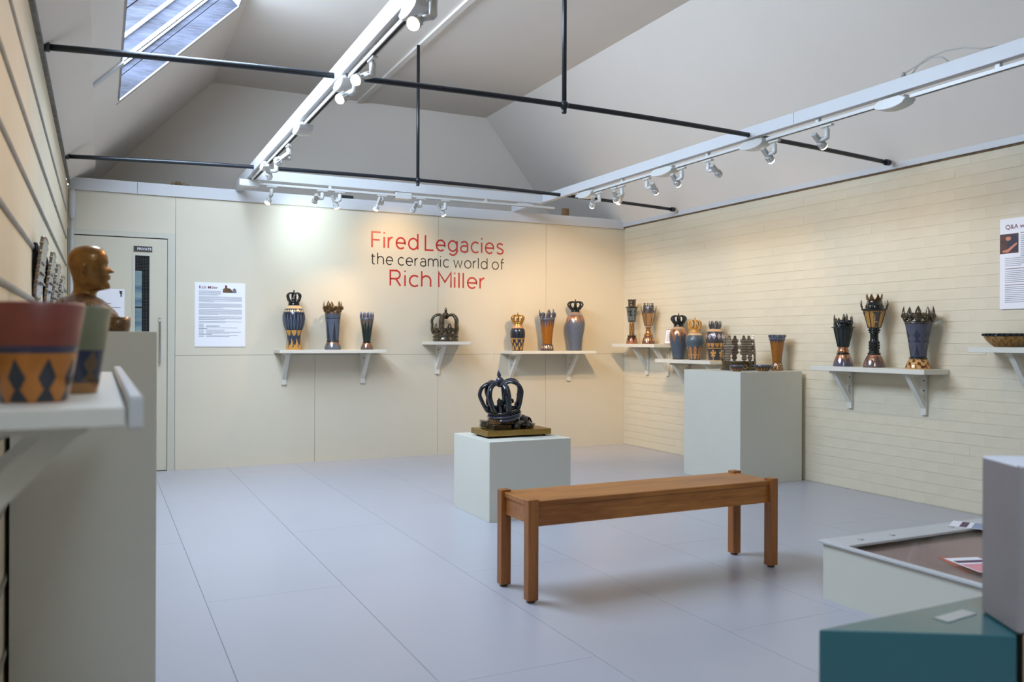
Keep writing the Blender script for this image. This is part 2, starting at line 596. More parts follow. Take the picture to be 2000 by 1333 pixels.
# the ones that show largest (nearest) become parts, the rest one joined part
spots_b.sort(key=lambda p: abs(p[0] - 4.2) + abs(p[1] - 1.4) * 0.9)
near = [p for p in spots_b if 2.5 < p[0] < 7.6][:300]
nearset = set(near)
for y, z in near:
    o = link('brick', random.choice(bricks), wr, (XR - 0.0010 + random.uniform(-0.0004, 0.0004), y, z))
    o.rotation_euler = (random.uniform(-.0025, .0025), 0, 0)
bm = bmesh.new()
for y, z in spots_b:
    if (y, z) in nearset:
        continue
    tmp = random.choice(bricks)
    nv = len(bm.verts)
    bm.from_mesh(tmp)
    bm.verts.ensure_lookup_table()
    off = Vector((XR - 0.0010 + random.uniform(-0.0004, 0.0004), y, z))
    for i in range(nv, len(bm.verts)):
        bm.verts[i].co += off
bk = finish(bm, 'brickwork', M['brick'], wr)
bk['kind'] = 'stuff'

# left wall: wide painted boards separated by rounded grey battens
wl = sempty('wall_left')
boxo('wall_backing', M['leftwall'], XL - 0.10, XL - 0.012, YF, YR, 0, 2.46, wl)
zb = [0.0] + [1.29 + 0.215 * k for k in range(-5, 5)] + [2.42]
for k, (a, c) in enumerate(zip(zb, zb[1:])):
    boxo('wall_board', M['leftwall'], XL - 0.012, XL - random.uniform(0, .002), YF, YB - 0.28, a + (0.012 if k else 0), c - 0.012, wl, 0.002)
for z in zb[1:-1]:
    bm = bmesh.new()
    tube(bm, [(XL - 0.002, YF + (YB - .30 - YF) * i / 30, z + random.uniform(-.0012, .0012)) for i in range(31)], 0.0135, 8, 0.7, up=(0, 0, 1))
    finish(bm, 'batten', M['batten'], wl, True)
boxo('end_board', M['leftwall'], XL - 0.012, XL + 0.004, YB - 0.27, YB - 0.17, 0, 2.40, wl)
boxo('end_board', M['leftwall'], XL - 0.012, XL + 0.000, YB - 0.16, YB - 0.0, 0, 2.40, wl)

# ceiling: two slopes, a flat top and a hipped end, with the rooflight opening
bm = bmesh.new()
def quad(*p):
    f = bm.faces.new([bm.verts.new(Vector(q)) for q in p])
    return f
def ls(x):                    # left slope height
    return ZL + (x - XL)
h0, h1 = HATCH['x0'], HATCH['x1']
y0, y1 = HATCH['y0'], HATCH['y1']
xc0, xc1 = 0.98, 3.93
YH = 8.78
# left slope around the opening
quad((XL, YF, ZL), (XL, YR, ZL), (h0, YH + (YR - YH) * (xc0 - h0) / (xc0 - XL), ls(h0)), (h0, YF, ls(h0)))
n0, n1 = ADDED_HATCH['y0'], ADDED_HATCH['y1']
quad((h0, YF, ls(h0)), (h0, n0, ls(h0)), (xc0, n0, ls(xc0)), (xc0, YF, ls(xc0)))
quad((h0, n1, ls(h0)), (h0, y0, ls(h0)), (xc0, y0, ls(xc0)), (xc0, n1, ls(xc0)))
quad((h1, n0, ls(h1)), (h1, n1, ls(h1)), (xc0, n1, ls(xc0)), (xc0, n0, ls(xc0)))
quad((h0, y1, ls(h0)), (h0, YH + (YR - YH) * (xc0 - h0) / (xc0 - XL), ls(h0)), (xc0, YH, ls(xc0)), (xc0, y1, ls(xc0)))
quad((h1, y0, ls(h1)), (h1, y1, ls(h1)), (xc0, y1, ls(xc0)), (xc0, y0, ls(xc0)))
quad((xc0, YF, ZC), (xc0, YH, ZC), (xc1, YH, ZC), (xc1, YF, ZC))
quad((xc1, YF, ZC), (xc1, YH, ZC), (XR - .01, YR, ZR), (XR - .01, YF, ZR))
quad((xc0, YH, ZC), (XL, YR, ZL), (XR - .01, YR, ZR), (xc1, YH, ZC))
ceiling = struct(finish(bm, 'ceiling', M['ceil']))
# roof-edge lining boards along the left eaves, and the joint strip over the slope
bm = bmesh.new()
q = Vector((-1, 0, 1)).normalized()
def sl(x, y, off=0.0):        # point on left slope, offset into the room
    return Vector((x, y, ls(x))) - q * off
prism(bm, [sl(XL + .005, YF, .012), sl(-0.08, YF, .050), sl(-0.08, YF, .002), sl(XL + .005, YF, .002)], (0, 8.28 - YF, 0))
finish(bm, 'eaves_board', M['ceil'], ceiling)
bm = bmesh.new()
prism(bm, [sl(-0.08, 5.56, .014), sl(-0.08, 5.62, .014), sl(-0.08, 5.62, 0.001), sl(-0.08, 5.56, 0.001)], (0.19, 0, 0.19))
finish(bm, 'joint_strip', M['trim'], ceiling)
# batten along the middle of the flat ceiling
boxo('ceiling_batten', M['ceil'], 2.43, 2.48, YF, YH, ZC - 0.022, ZC, ceiling)

# rooflight: timber cheeks, white bars, open to the sky
win = sempty('window_1')
def cheek_box(name, mat, a0, a1, b0, b1, yc, th, bev=0.0):
    """box in cheek plane: a runs up the slope from the lower jamb, b runs out through the roof"""
    u = Vector((1, 0, 1)).normalized(); w = q
    o = Vector((h0, yc, ls(h0)))
    bm = bmesh.new()
    prism(bm, [o + u * a0 + w * b0, o + u * a1 + w * b0, o + u * a1 + w * b1, o + u * a0 + w * b1], (0, th, 0))
    if bev:
        bevel(bm, bev)
    ob = finish(bm, name, mat, win)
    return ob
SLEN = (h1 - h0) * math.sqrt(2)
gaps = [0.0, 0.115, 0.19, 0.30, 0.43, 0.56]
for k, (a, c) in enumerate(zip(gaps, gaps[1:])):
    cheek_box('timber_board', M['roofboard'], 0.0, SLEN, a + .002, c - .002, y1 + 0.001 + 0.006 * (k % 2), 0.04, 0.002)
for bz in (0.187, 0.298):
    cheek_box('white_bar', M['trim'], 0.0, SLEN, bz - 0.012, bz + 0.012, y1 - 0.022, 0.024, 0.003)
cheek_box('rail', M['fitting2'], 0.0, SLEN, 0.155, 0.170, y1 - 0.012, 0.014, 0.002)
cheek_box('cheek_lining', M['darkgap'], -0.03, SLEN + .03, -0.0, 0.56, y1 + 0.05, 0.02)
# shaft sides at top, bottom and near end
u = Vector((1, 0, 1)).normalized()
def shaft(name, a, mat):
    bm = bmesh.new()
    o = Vector((h0, y0, ls(h0))) + u * a
    prism(bm, [o, o + q * 0.10, o + q * 0.10 + u * (0.02 if a > 0 else -0.02), o + u * (0.02 if a > 0 else -0.02)], (0, y1 - y0, 0))
    finish(bm, name, mat, win)
shaft('lower_jamb', 0.0, M['trim'])
shaft('upper_jamb', SLEN, M['trim'])
# jamb strips that show as thin bright edges
cheek_box('jamb_strip', M['trim'], 0.0, SLEN, -0.004, 0.004, y1 - 0.006, 0.008)

# door in the partition (leads to the private room)
dr = sempty('door_1')
boxo('door_frame', M['doorframe'], XL + .004, 0.577 - .002, YB - 0.006, YB + .012, 2.0, 2.045, dr)
fr = bpy.data.objects['door_frame']
bm = bmesh.new()
box(bm, 0.516, 0.575, YB - 0.006, YB + .012, 0, 2.0)
box(bm, XL + .004, -0.222, YB - 0.006, YB + .012, 0, 2.0)
finish(bm, 'door_jamb', M['doorframe'], dr)
# leaf with vision slot
LX0, LX1, LZ1 = -0.218, 0.512, 1.992
VX0, VX1, VZ0, VZ1 = 0.259, 0.371, 0.95, 1.845
bm = bmesh.new()
yy0, yy1 = YB + 0.002, YB + 0.012
for s in ((LX0, VX0, 0.008, LZ1), (VX1, LX1, 0.008, LZ1), (VX0, VX1, 0.008, VZ0), (VX0, VX1, VZ1, LZ1)):
    box(bm, s[0], s[1], yy0, yy1, s[2], s[3])
finish(bm, 'door_leaf', M['door'], dr)
bm = bmesh.new()
for s in ((VX0 - .022, VX0, VZ0 - .022, VZ1 + .022), (VX1, VX1 + .008, VZ0 - .022, VZ1 + .022), (VX0, VX1, VZ1, VZ1 + .012), (VX0, VX1, VZ0 - .022, VZ0)):
    box(bm, s[0], s[1], YB - 0.004, YB + .008, s[2], s[3])
finish(bm, 'bead_frame', M['doorframe'], dr)
# wired glass
m, nt, b = base_mat('wired_glass')
tc = nt.nodes.new('ShaderNodeTexCoord'); sp = nt.nodes.new('ShaderNodeSeparateXYZ')
nt.links.new(tc.outputs['Object'], sp.inputs[0])
gx = (E(nt, sp.outputs[0]) * 80.0).mod(1.0).lt(0.12); gz = (E(nt, sp.outputs[2]) * 80.0).mod(1.0).lt(0.12)
gl = nt.nodes.new('ShaderNodeBsdfGlass'); gl.inputs['Roughness'].default_value = 0.02; gl.inputs['IOR'].default_value = 1.05
gl.inputs['Color'].default_value = (0.75, 0.8, 0.8, 1)
mx = nt.nodes.new('ShaderNodeMixShader')
nt.links.new(gx.max(gz).v, mx.inputs[0]); nt.links.new(gl.outputs[0], mx.inputs[1])
b.inputs['Base Color'].default_value = (0.12, 0.12, 0.12, 1)
nt.links.new(b.outputs[0], mx.inputs[2])
nt.links.new(mx.outputs[0], nt.nodes['Material Output'].inputs[0])
M['wired'] = m
boxo('wired_glass', M['wired'], VX0, VX1, YB + 0.007, YB + 0.010, VZ0, VZ1, dr)
# handle
bm = bmesh.new()
hx = 0.452
tube(bm, [(hx, YB + .002, 1.305), (hx, YB - 0.03, 1.31), (hx, YB - 0.045, 1.30), (hx, YB - 0.045, 1.28), (hx, YB - 0.045, 0.96), (hx, YB - 0.04, 0.945), (hx, YB + .002, 0.94)], 0.0085, 10)
finish(bm, 'pull_handle', M['steel'], dr, True)
bm = bmesh.new()
tube(bm, [(-0.224, YB - .008, 1.78), (-0.224, YB - .008, 1.88)], 0.006, 8)
finish(bm, 'hinge', M['fitting2'], dr, True)
# room beyond the slot: a lit window with dark surround, seen through the glass
m, nt, b = base_mat('far_window_daylight')
b.inputs['Base Color'].default_value = (0.3, 0.4, 0.5, 1)
n = noise(nt, 1.5, 2, .5, (1, 1, 10))
nt.links.new(ramp(nt, n.outputs[0], [(0.35, (0.10, 0.20, 0.42, 1)), (0.62, (0.42, 0.62, 0.72, 1))]), b.inputs['Emission Color'])
b.inputs['Emission Strength'].default_value = 0.8
M['farwin'] = m
w2 = sempty('window_2')
bm = bmesh.new()
box(bm, 0.10, 0.362, YR - 0.02, YR - 0.015, 0.8, 1.81)
finish(bm, 'pane', M['farwin'], w2)
bm = bmesh.new()
box(bm, 0.05, 0.10, YR - 0.03, YR - .01, 0.75, 1.83)
box(bm, 0.362, 0.40, YR - 0.03, YR - .01, 0.75, 1.83)
for z in (0.76, 1.08, 1.44, 1.81):
    box(bm, 0.10, 0.362, YR - 0.03, YR - .01, z, z + 0.016)
finish(bm, 'sash', M['darkgap'], w2)
boxo('dark_lining', M['darkgap'], -0.2, 1.6, YR - 0.012, YR - 0.001, 0, 2.2, w2)
bm = bmesh.new()
box(bm, -0.2, 1.6, YB + .10, YB + .104, 0, 0.9); box(bm, .60, 1.6, YB + .10, YB + .104, 0, 2.2)
finish(bm, 'dark_lining', M['darkgap'], w2)
# cut the door slot through the wall core: rebuild the core with a hole
bpy.data.objects.remove(core)
bm = bmesh.new()
for s in ((XL, VX0 - .02, 0, 2.40), (VX1 + .02, XR, 0, 2.40), (VX0 - .02, VX1 + .02, 0, VZ0 - .02), (VX0 - .02, VX1 + .02, VZ1 + .01, 2.40)):
    box(bm, s[0], s[1], YB + 0.012, YB + 0.09, s[2], s[3])
finish(bm, 'wall_core', M['darkgap'], wb)

# ------------------------------------------------------------------ lettering helpers
def arc(cx, cy, rx, ry, a0, a1, n=18):
    return [(cx + rx * math.cos(math.radians(a0 + (a1 - a0) * i / n)), cy + ry * math.sin(math.radians(a0 + (a1 - a0) * i / n))) for i in range(n + 1)]
X = 0.72
GL = {
 'F': (0.66, [[(0, 0), (0, 1), (.60, 1)], [(0, .50), (.54, .50)]]),
 'L': (0.62, [[(0, 1), (0, 0), (.60, 0)]]),
 'R': (0.76, [[(0, 0), (0, 1), (.36, 1)] + arc(.36, .73, .27, .27, 90, -90) + [(0, .46)], [(.36, .46), (.66, 0)]]),
 'M': (0.90, [[(0, 0), (0, 1), (.42, .36), (.84, 1), (.84, 0)]]),
 'i': (0.10, [[(0, 0), (0, X)], [(0, .93), (0, 1.03)]]),
 'l': (0.10, [[(0, 0), (0, 1.04)]]),
 'r': (0.36, [[(0, 0), (0, X)], [(0, .34)] + arc(.32, .36, .32, .36, 180, 92, 8)]),
 'e': (0.70, [[(.03, .37), (.65, .37)] + arc(.33, .36, .32, .36, 0, 312, 24)]),
 'c': (0.62, [arc(.34, .36, .33, .36, 48, 312, 24)]),
 'o': (0.76, [arc(.36, .36, .35, .36, 0, 360, 28)]),
 'd': (0.74, [arc(.34, .36, .33, .36, 0, 360, 28), [(.67, 0), (.67, 1.04)]]),
 'g': (0.74, [arc(.34, .37, .33, .35, 0, 360, 28), [(.67, X), (.67, .05)] + arc(.35, .05, .32, .30, 0, -140, 14)]),
 'a': (0.64, [[(.06, .62)] + arc(.30, .46, .25, .26, 120, 0, 10) + [(.55, 0)], [(.55, .42), (.30, .42)] + arc(.26, .21, .24, .21, 90, 270, 12) + [(.36, 0)] + arc(.36, .17, .19, .17, -90, 0, 6)]),
 's': (0.56, [[(.48, .62)] + arc(.27, .54, .22, .18, 60, 200, 10) + [(.27, .37)] + arc(.26, .18, .25, .18, 60, -150, 14) + [(.02, .10)]]),
 't': (0.42, [[(.12, .94), (.12, .18)] + arc(.29, .17, .17, .17, 180, 290, 8), [(0, X), (.36, X)]]),
 'h': (0.66, [[(0, 0), (0, 1.04)], [(0, .40)] + arc(.30, .42, .30, .30, 180, 0, 14) + [(.60, 0)]]),
 'm': (1.08, [[(0, 0), (0, X)], [(0, .42)] + arc(.26, .45, .25, .27, 170, 0, 12) + [(.51, 0)], [(.51, .42)] + arc(.77, .45, .25, .27, 170, 0, 12) + [(1.02, 0)]]),
 'w': (0.96, [[(0, X), (.22, 0), (.45, .68), (.68, 0), (.90, X)]]),
 'f': (0.40, [[(.12, 0), (.12, .84)] + arc(.29, .84, .17, .19, 180, 75, 8), [(0, .68), (.36, .68)]]),
}
def ribbon(bm, pts, w, y, th, ox, oz, s, sx):
    """flat ribbon in the XZ plane, facing -Y"""
    P = [Vector((ox + p[0] * s * sx, oz + p[1] * s)) for p in pts]
    L, R = [], []
    n = len(P)
    closed = (P[0] - P[-1]).length < 1e-5
    for i, p in enumerate(P):
        a = (P[i] - P[i - 1]) if i else ((P[0] - P[-2]) if closed else (P[1] - P[0]))
        c = (P[i + 1] - P[i]) if i < n - 1 else ((P[1] - P[0]) if closed else a)
        a = a.normalized(); c = c.normalized()
        na = Vector((-a.y, a.x)); nc = Vector((-c.y, c.x))
        mi = (na + nc)
        if mi.length < 1e-4:
            mi = na
        mi.normalize()
        k = min(1.0 / max(mi.dot(na), 0.35), 2.2)
        L.append(p + mi * (w / 2 * k)); R.append(p - mi * (w / 2 * k))
    for f0, f1 in zip(range(n - 1), range(1, n)):
        q4 = [L[f0], R[f0], R[f1], L[f1]]
        fr = [bm.verts.new((v.x, y, v.y)) for v in q4]
        bm.faces.new(fr)
def text_line(parent, txt, x0, x1, zb_, cap, mat, wt):
    GAPL = 0.20; SP = 0.30
    adv = sum((SP if ch == ' ' else GL[ch][0] + GAPL) for ch in txt) - GAPL
    sx = (x1 - x0) / (adv * cap)
    cx = x0
    for ch in txt:
        if ch == ' ':
            cx += SP * cap * sx
            continue
        w, strokes = GL[ch]
        bm = bmesh.new()
        for k, st in enumerate(strokes):
            ribbon(bm, st, wt, YB - 0.0012 - 0.00015 * k, 0, cx, zb_, cap, sx)
        bmesh.ops.recalc_face_normals(bm, faces=bm.faces)
        finish(bm, 'letter', mat, parent)
        cx += (w + GAPL) * cap * sx
t = thing('wall_lettering', 'large exhibition title on back wall, two red lines around one black line', 'lettering', (0, 0, 0))
text_line(t, 'Fired Legacies', 2.325, 3.715, 2.022, 0.146, M['red'], 0.0165)
text_line(t, 'the ceramic world of', 2.318, 3.722, 1.862, 0.104, M['black'], 0.0105)
text_line(t, 'Rich Miller', 2.508, 3.508, 1.661, 0.146, M['red'], 0.0165)

def font_text(txt, size, mat, parent, M4, name='printed_text', bold=0.0):
    cu = bpy.data.curves.new('txt', 'FONT')
    cu.body = txt; cu.size = size; cu.offset = bold
    tmp = bpy.data.objects.new('txt', cu)
    COL.objects.link(tmp)
    dg = bpy.context.evaluated_depsgraph_get()
    me = bpy.data.meshes.new_from_object(tmp.evaluated_get(dg))
    bpy.data.objects.remove(tmp)
    me.materials.clear(); me.materials.append(mat)
    me.transform(M4)
    o = bpy.data.objects.new(name, me)
    COL.objects.link(o); o.parent = parent
    return o

def flatquads(name, mat, parent, rects, M4):
    bm = bmesh.new()
    for (a0, a1, b0, b1) in rects:
        bm.faces.new([bm.verts.new(M4 @ Vector(p)) for p in ((a0, b0, 0), (a1, b0, 0), (a1, b1, 0), (a0, b1, 0))])
    o = finish(bm, name, mat, parent)
    o['kind'] = 'stuff'
    return o
def flatpoly(name, mat, parent, polys, M4):
    bm = bmesh.new()
    for pts in polys:
        bm.faces.new([bm.verts.new(M4 @ Vector((p[0], p[1], 0))) for p in pts])
    return finish(bm, name, mat, parent)

# local poster frame: x right, y up, z out of the face
FB = Matrix(((1, 0, 0, 0), (0, 0, -1, 0), (0, 1, 0, 0), (0, 0, 0, 1)))      # facing -Y
FR = Matrix(((0, 0, -1, 0), (-1, 0, 0, 0), (0, 1, 0, 0), (0, 0, 0, 1)))     # facing -X (right wall), x runs towards -Y

# biography panel on the back wall
t = thing('text_panel', 'white biography panel with small portrait on back wall beside the door', 'poster', (0.735, YB, 1.07))
W_, H_ = 0.425, 0.565
boxo('board', M['white'], 0, W_, -0.007, 0, 0, H_, t)
L4 = Matrix.Translation((0, -0.0076, 0)) @ FB
font_text('Rich Miller', 0.036, M['darkred'], t, L4 @ Matrix.Translation((0.033, H_ - 0.056, 0)), 'heading', 0.0004)
rows = []
rnd = random.Random(3)
zz = H_ - 0.078
for k in range(5):
    rows.append((0.033, 0.215 - (0.02 if k == 4 else 0), zz, zz + 0.0028)); zz -= 0.0085
zz -= 0.008
for para in (6, 5, 6, 4, 2):
    for k in range(para):
        rows.append((0.033, 0.395 if k < para - 1 else 0.1 + rnd.random() * 0.25, zz, zz + 0.0028)); zz -= 0.0088
    zz -= 0.008
for k in range(9):
    if k in (0, 3, 7):
        rows.append((0.033, 0.033 + 0.04 + .01 * k, zz, zz + 0.0045)); zz -= 0.010
    rows.append((0.033, 0.075, zz, zz + 0.0026)); rows.append((0.095, 0.20 + rnd.random() * .19, zz, zz + 0.0028)); zz -= 0.0095
flatquads('printed_text', M['ink'], t, rows, L4)
px = 0.232
flatpoly('portrait_print', M['darkred'], t, [
    [(px + .028 + .011 * math.cos(a), H_ - .035 + .014 * math.sin(a)) for a in [i * PI / 6 for i in range(12)]]], L4)
flatpoly('portrait_print', M['brown'], t, [
    [(px, H_ - .088), (px + .09, H_ - .088), (px + .070, H_ - .055), (px + .045, H_ - .045), (px + .015, H_ - .046), (px + .001, H_ - .058)]], L4)
flatpoly('portrait_print', M['ink'], t, [
    [(px + .078, H_ - .088), (px + .118, H_ - .088), (px + .114, H_ - .06), (px + .100, H_ - .045), (px + .086, H_ - .055)]], L4)

# question-and-answer panel on the right wall
t = thing('text_panel', 'white question and answer panel with two photographs on right brick wall', 'poster', (XR - 0.004, 3.50, 1.345))
W2, H2 = 0.44, 0.575
bm = bmesh.new(); box(bm, -0.008, 0.0, -W2, 0, 0, H2); finish(bm, 'board', M['white'], t)
L4 = Matrix.Translation((-0.0086, 0, 0)) @ FR
font_text('Q&A with Rich Miller', 0.040, M['darkred'], t, L4 @ Matrix.Translation((0.035, H2 - 0.068, 0)), 'heading', 0.0003)
rows = []; red = []
zz = H2 - 0.10
red.append((0.135, 0.33, zz, zz + .004)); zz -= 0.016
for k in range(12):
    rows.append((0.135, 0.335 - (.02 if k % 3 == 0 else 0), zz, zz + .003)); zz -= .0118
zz = H2 - 0.255
for k in range(5):
    rows.append((0.034, 0.33 - (.19 if k == 4 else 0), zz, zz + .003)); zz -= .0118
zz -= .008; red.append((0.034, 0.29, zz, zz + .004)); zz -= .014
for k in range(7):
    rows.append((0.034, 0.33, zz, zz + .003)); zz -= .0118
zz -= .006; red.append((0.034, 0.24, zz, zz + .004)); zz -= .014
for k in range(9):
    rows.append((0.034, 0.22 - (.03 if k == 8 else 0), zz, zz + .003)); zz -= .0118
flatquads('printed_text', M['ink'], t, rows, L4)
flatquads('printed_text', M['darkred'], t, red, L4)
flatquads('photo_print', paint('photo_brown', (92, 48, 40), .5, .3, 40, 0), t, [(0.0, .122, H2 - .222, H2 - .098)], L4)
L5 = Matrix.Translation((-0.0090, 0, 0)) @ FR
flatpoly('photo_print', paint('photo_navy', (38, 34, 56), .5, .1, 20, 0), t, [[(.045, H2 - .21), (.118, H2 - .21), (.118, H2 - .13), (.10, H2 - .105), (.06, H2 - .108), (.05, H2 - .14)]], L5)
L6 = Matrix.Translation((-0.0094, 0, 0)) @ FR
flatpoly('photo_print', paint('photo_skin', (212, 132, 96), .5, .1, 20, 0), t, [
    [(.056 + .018 * math.cos(a), H2 - .128 + .014 * math.sin(a)) for a in [i * PI / 5 for i in range(10)]],
    [(.018, H2 - .214), (.055, H2 - .216), (.116, H2 - .165), (.108, H2 - .156), (.05, H2 - .196), (.018, H2 - .202)]], L6)
flatpoly('photo_print', M['brown'], t, [[(.262, .02), (.29, .02), (.305, .10), (.295, .135), (.255, .135), (.245, .10)], [(.31, .02), (.36, .02), (.365, .11), (.34, .14), (.31, .11)]], L5)
flatpoly('photo_print', M['orange'], t, [[(.264, .03), (.288, .03), (.295, .07), (.258, .07)], [(.31, .06), (.36, .06), (.362, .09), (.31, .09)]], L6)

# PRIVATE sign and notice on the door
t = thing('door_sign', 'small black PRIVATE sign above the slot window of the door', 'sign', (0, 0, 0))
boxo('plate', M['black'], 0.248, 0.392, YB - 0.008, YB + 0.0015, 1.880, 1.924, t)
font_text('PRIVATE', 0.030, M['white'], t, Matrix.Translation((0.274, YB - 0.0085, 1.891)) @ FB, 'lettering', 0.0004)
t = thing('paper_notice', 'white paper notice taped on the door behind the bust', 'notice', (0, 0, 0))
boxo('sheet', M['white'], -0.03, 0.178, YB + 0.0005, YB + 0.0018, 1.28, 1.555, t)
flatpoly('emblem', M['black'], t, [[(.143, .0), (.163, .0), (.157, .012), (.165, .026), (.149, .022), (.141, .03), (.139, .015)]], Matrix.Translation((0, YB - 0.0001, 1.515)) @ FB)
flatquads('printed_text', M['ink'], t, [(.03, .075, 0, .006), (.0, .148, -.034, -.029), (.145, .16, .06, .085)], Matrix.Translation((0, YB - 0.0001, 1.43)) @ FB)

# ------------------------------------------------------------------ tie rods and light beams
def tie_rod(y, label, zl, zm, zr, xr):
    t = thing('tie_rod', label, 'tie rod', (0, y, 0), 0, 'black tie rods under the roof')
    bm = bmesh.new()
    pts = []
    for i in range(25):
        u_ = i / 24
        x = XL + .03 + (xr - XL - .03) * u_
        z = zl * (1 - u_) + zr * u_ + (zm - (zl + zr) / 2) * 4 * u_ * (1 - u_)
        pts.append((x, 0, z))
    tube(bm, pts, 0.0155, 12)
    finish(bm, 'rod', M['rod'], t, True)
    xm = 2.425
    um = (xm - XL) / (xr - XL)
    z_m = zl * (1 - um) + zr * um + (zm - (zl + zr) / 2) * 4 * um * (1 - um)
    bm = bmesh.new()
    tube(bm, [(xm, 0, z_m - 0.035), (xm, 0, ZC - .02)], 0.014, 12)
    finish(bm, 'hanger', M['rod'], t, True)
    bm = bmesh.new()
    ball(bm, (xm, 0, z_m), 0.027, 12, 8)
    lathe(bm, [(0.012, -0.05), (.015, -.045), (.015, -.02)], 10, (xm, 0), z_m)
    finish(bm, 'knuckle', M['rod'], t, True)
    bm = bmesh.new()
    tube(bm, [(xr - .02, 0, pts[-1][2]), (xr + .02, 0, pts[-1][2])], 0.022, 10)
    finish(bm, 'end_nut', M['rod'], t, True)
    bm = bmesh.new()
    tube(bm, [(XL + .01, 0, pts[0][2]), (XL + .04, 0, pts[0][2])], 0.022, 10)
    finish(bm, 'end_nut', M['rod'], t, True)
    return t
tie_rod(4.30, 'nearer black iron tie rod spanning the room with a hanger rod', 2.435, 2.508, 2.43, 5.10)
tie_rod(6.83, 'farther black iron tie rod spanning the room close to back wall', 2.44, 2.50, 2.44, 5.09)

def beam(label, segs):
    t = thing('lighting_beam', label, 'beam', (0, 0, 0), 0)
    for s in segs:
        boxo('timber', M['trim'], *s, parent=t, bev=0.002)
    return t
BL0, BL1, BR0, BR1 = 1.07, 1.12, 3.81, 3.86
bl = beam('long white beam carrying the left lighting track', [(BL0, BL1, YF, 4.35, 2.455, 2.54), (BL0, BL1, 4.352, YB + .02, 2.455, 2.54)])
br = beam('long white beam carrying the right lighting track', [(BR0, BR1, YF, 3.9, 2.463, 2.538), (BR0, BR1, 3.902, YB + .02, 2.463, 2.538)])
bc = beam('short white cross beam in front of the back wall', [(BL1 + .002, BR0 - .002, 7.18, 7.23, 2.452, 2.536)])

def track(label, a, c, z, gaps=()):
    """busbar track between points a and c (x, y) at height z (top), interrupted where feed boxes sit (gaps: centre, length along)"""
    t = thing('lighting_track', label, 'lighting track', (0, 0, 0), 0)
    a = Vector(a); c = Vector(c)
    d = (c - a).normalized(); s = Vector((-d.y, d.x))
    ends = [0.0]
    for g0, g1 in sorted((g_[0] - a.dot(d) - g_[1] / 2, g_[0] - a.dot(d) + g_[1] / 2) for g_ in gaps):
        ends += [g0, g1]
    ends.append((c - a).length)
    for u0, u1 in zip(ends[::2], ends[1::2]):
        if u1 - u0 < .01:
            continue
        A = a + d * u0; B = a + d * u1
        bm = bmesh.new()
        def run(o0, o1, z0, z1, mi):
            p = [A + s * o0, B + s * o0, B + s * o1, A + s * o1]
            prism(bm, [(v.x, v.y, z0) for v in p], (0, 0, z1 - z0), mi)
        run(-0.015, -0.009, z - 0.018, z, 0)
        run(0.009, 0.015, z - 0.018, z, 0)
        run(-0.009, 0.009, z - 0.005, z, 0)
        run(-0.009, 0.009, z - 0.012, z - 0.005, 1)
        finish(bm, 'rail', None, t, mats=[M['fitting'], M['darkgap']])
        n = max(1, int((u1 - u0) / 0.8))
        for i in range(n):
            p = A + (B - A) * ((i + 0.6) / (n + .2))
            boxo('hanging_clip', M['fitting'], p.x - .012, p.x + .012, p.y - .012, p.y + .012, z, 2.463, t)
    return t
ZT = 2.440
TLX, TRX, TCY = 1.105, 3.845, 7.195
track('white busbar track under the left beam', (TLX, YF + .1), (TLX, 7.05), ZT, [(3.12, .236), (4.20, .216), (5.20, .226), (6.44, .186)])
track('white busbar track under the right beam', (TRX, YF + .1), (TRX, 6.58), ZT, [(3.20, .216), (4.28, .236), (5.26, .296), (6.39, .246)])
track('white busbar track under the cross beam', (1.175, TCY), (3.95, TCY), ZT - 0.01, [(2.418, .152)])

def feed_box(x, y, along, label, L=0.20, W=0.075, dish=False):
    """power box clipped over the track with a curved belly"""
    t = thing('track_feed_box', label, 'track box', (x, y, ZT - .012), 0 if along == 'x' else PI / 2, 'white feed boxes along the tracks')
    bm = bmesh.new()
    n = 10
    top = [(-L / 2, 0.035), (L / 2, 0.035)]
    if dish:
        bot = [(L / 2 + 0.012 - i * (L + .024) / n, -0.004 - 0.036 * math.sin(PI * i / n) ** 0.4) for i in range(n + 1)]
        pr = [(-L * .34, 0.018), (L * .34, 0.018)] + bot
    else:
        pr = [(-L / 2, 0.018), (L / 2, 0.018), (L / 2, -0.03), (L / 2 - .012, -0.038), (-L / 2 + .012, -0.038), (-L / 2, -0.03)]
    w0 = -0.022 if not dish else -W / 2
    prism(bm, [(p[0], w0, p[1]) for p in pr], (0, W, 0))
    bevel(bm, 0.003)
    finish(bm, 'housing', M['fitting'], t)
    if dish:
        bm = bmesh.new()
        box(bm, -L * .42, L * .16, -.030, .024, -.006, 0.0225)
        bevel(bm, .004)
        finish(bm, 'cover', M['fitting'], t)
    bm = bmesh.new()
    ball(bm, (0, 0, -0.040), 0.003, 6, 4)
    finish(bm, 'screw', M['fitting2'], t)
    return t
feed_box(TLX, 3.12, 'y', 'white feed box on left track, nearest the viewer at top', 0.20, .085, True)
feed_box(TLX, 4.20, 'y', 'white feed box on left track beside the nearer rod', 0.18, .08, True)
feed_box(TLX, 5.20, 'y', 'white curved feed box halfway along left track', 0.20, .085, True)
feed_box(TLX, 6.44, 'y', 'white feed box on left track next to the farther rod', 0.16, .08, True)
feed_box(1.09, TCY - .02, 'x', 'white feed box at the corner where left and cross tracks meet', 0.16)
feed_box(2.418, TCY, 'x', 'white feed box in the middle of the cross track', 0.15)
feed_box(TRX, 3.20, 'y', 'white curved feed box at the near end of right track', 0.19, .085, True)
feed_box(TRX, 4.28, 'y', 'white curved feed box on right track at the nearer rod', 0.21, .085, True)
feed_box(TRX, 5.26, 'y', 'white feed box lit warm halfway along right track', 0.27, .085, True)
feed_box(TRX, 6.39, 'y', 'white feed box at the far end of right track', 0.22, .085, True)

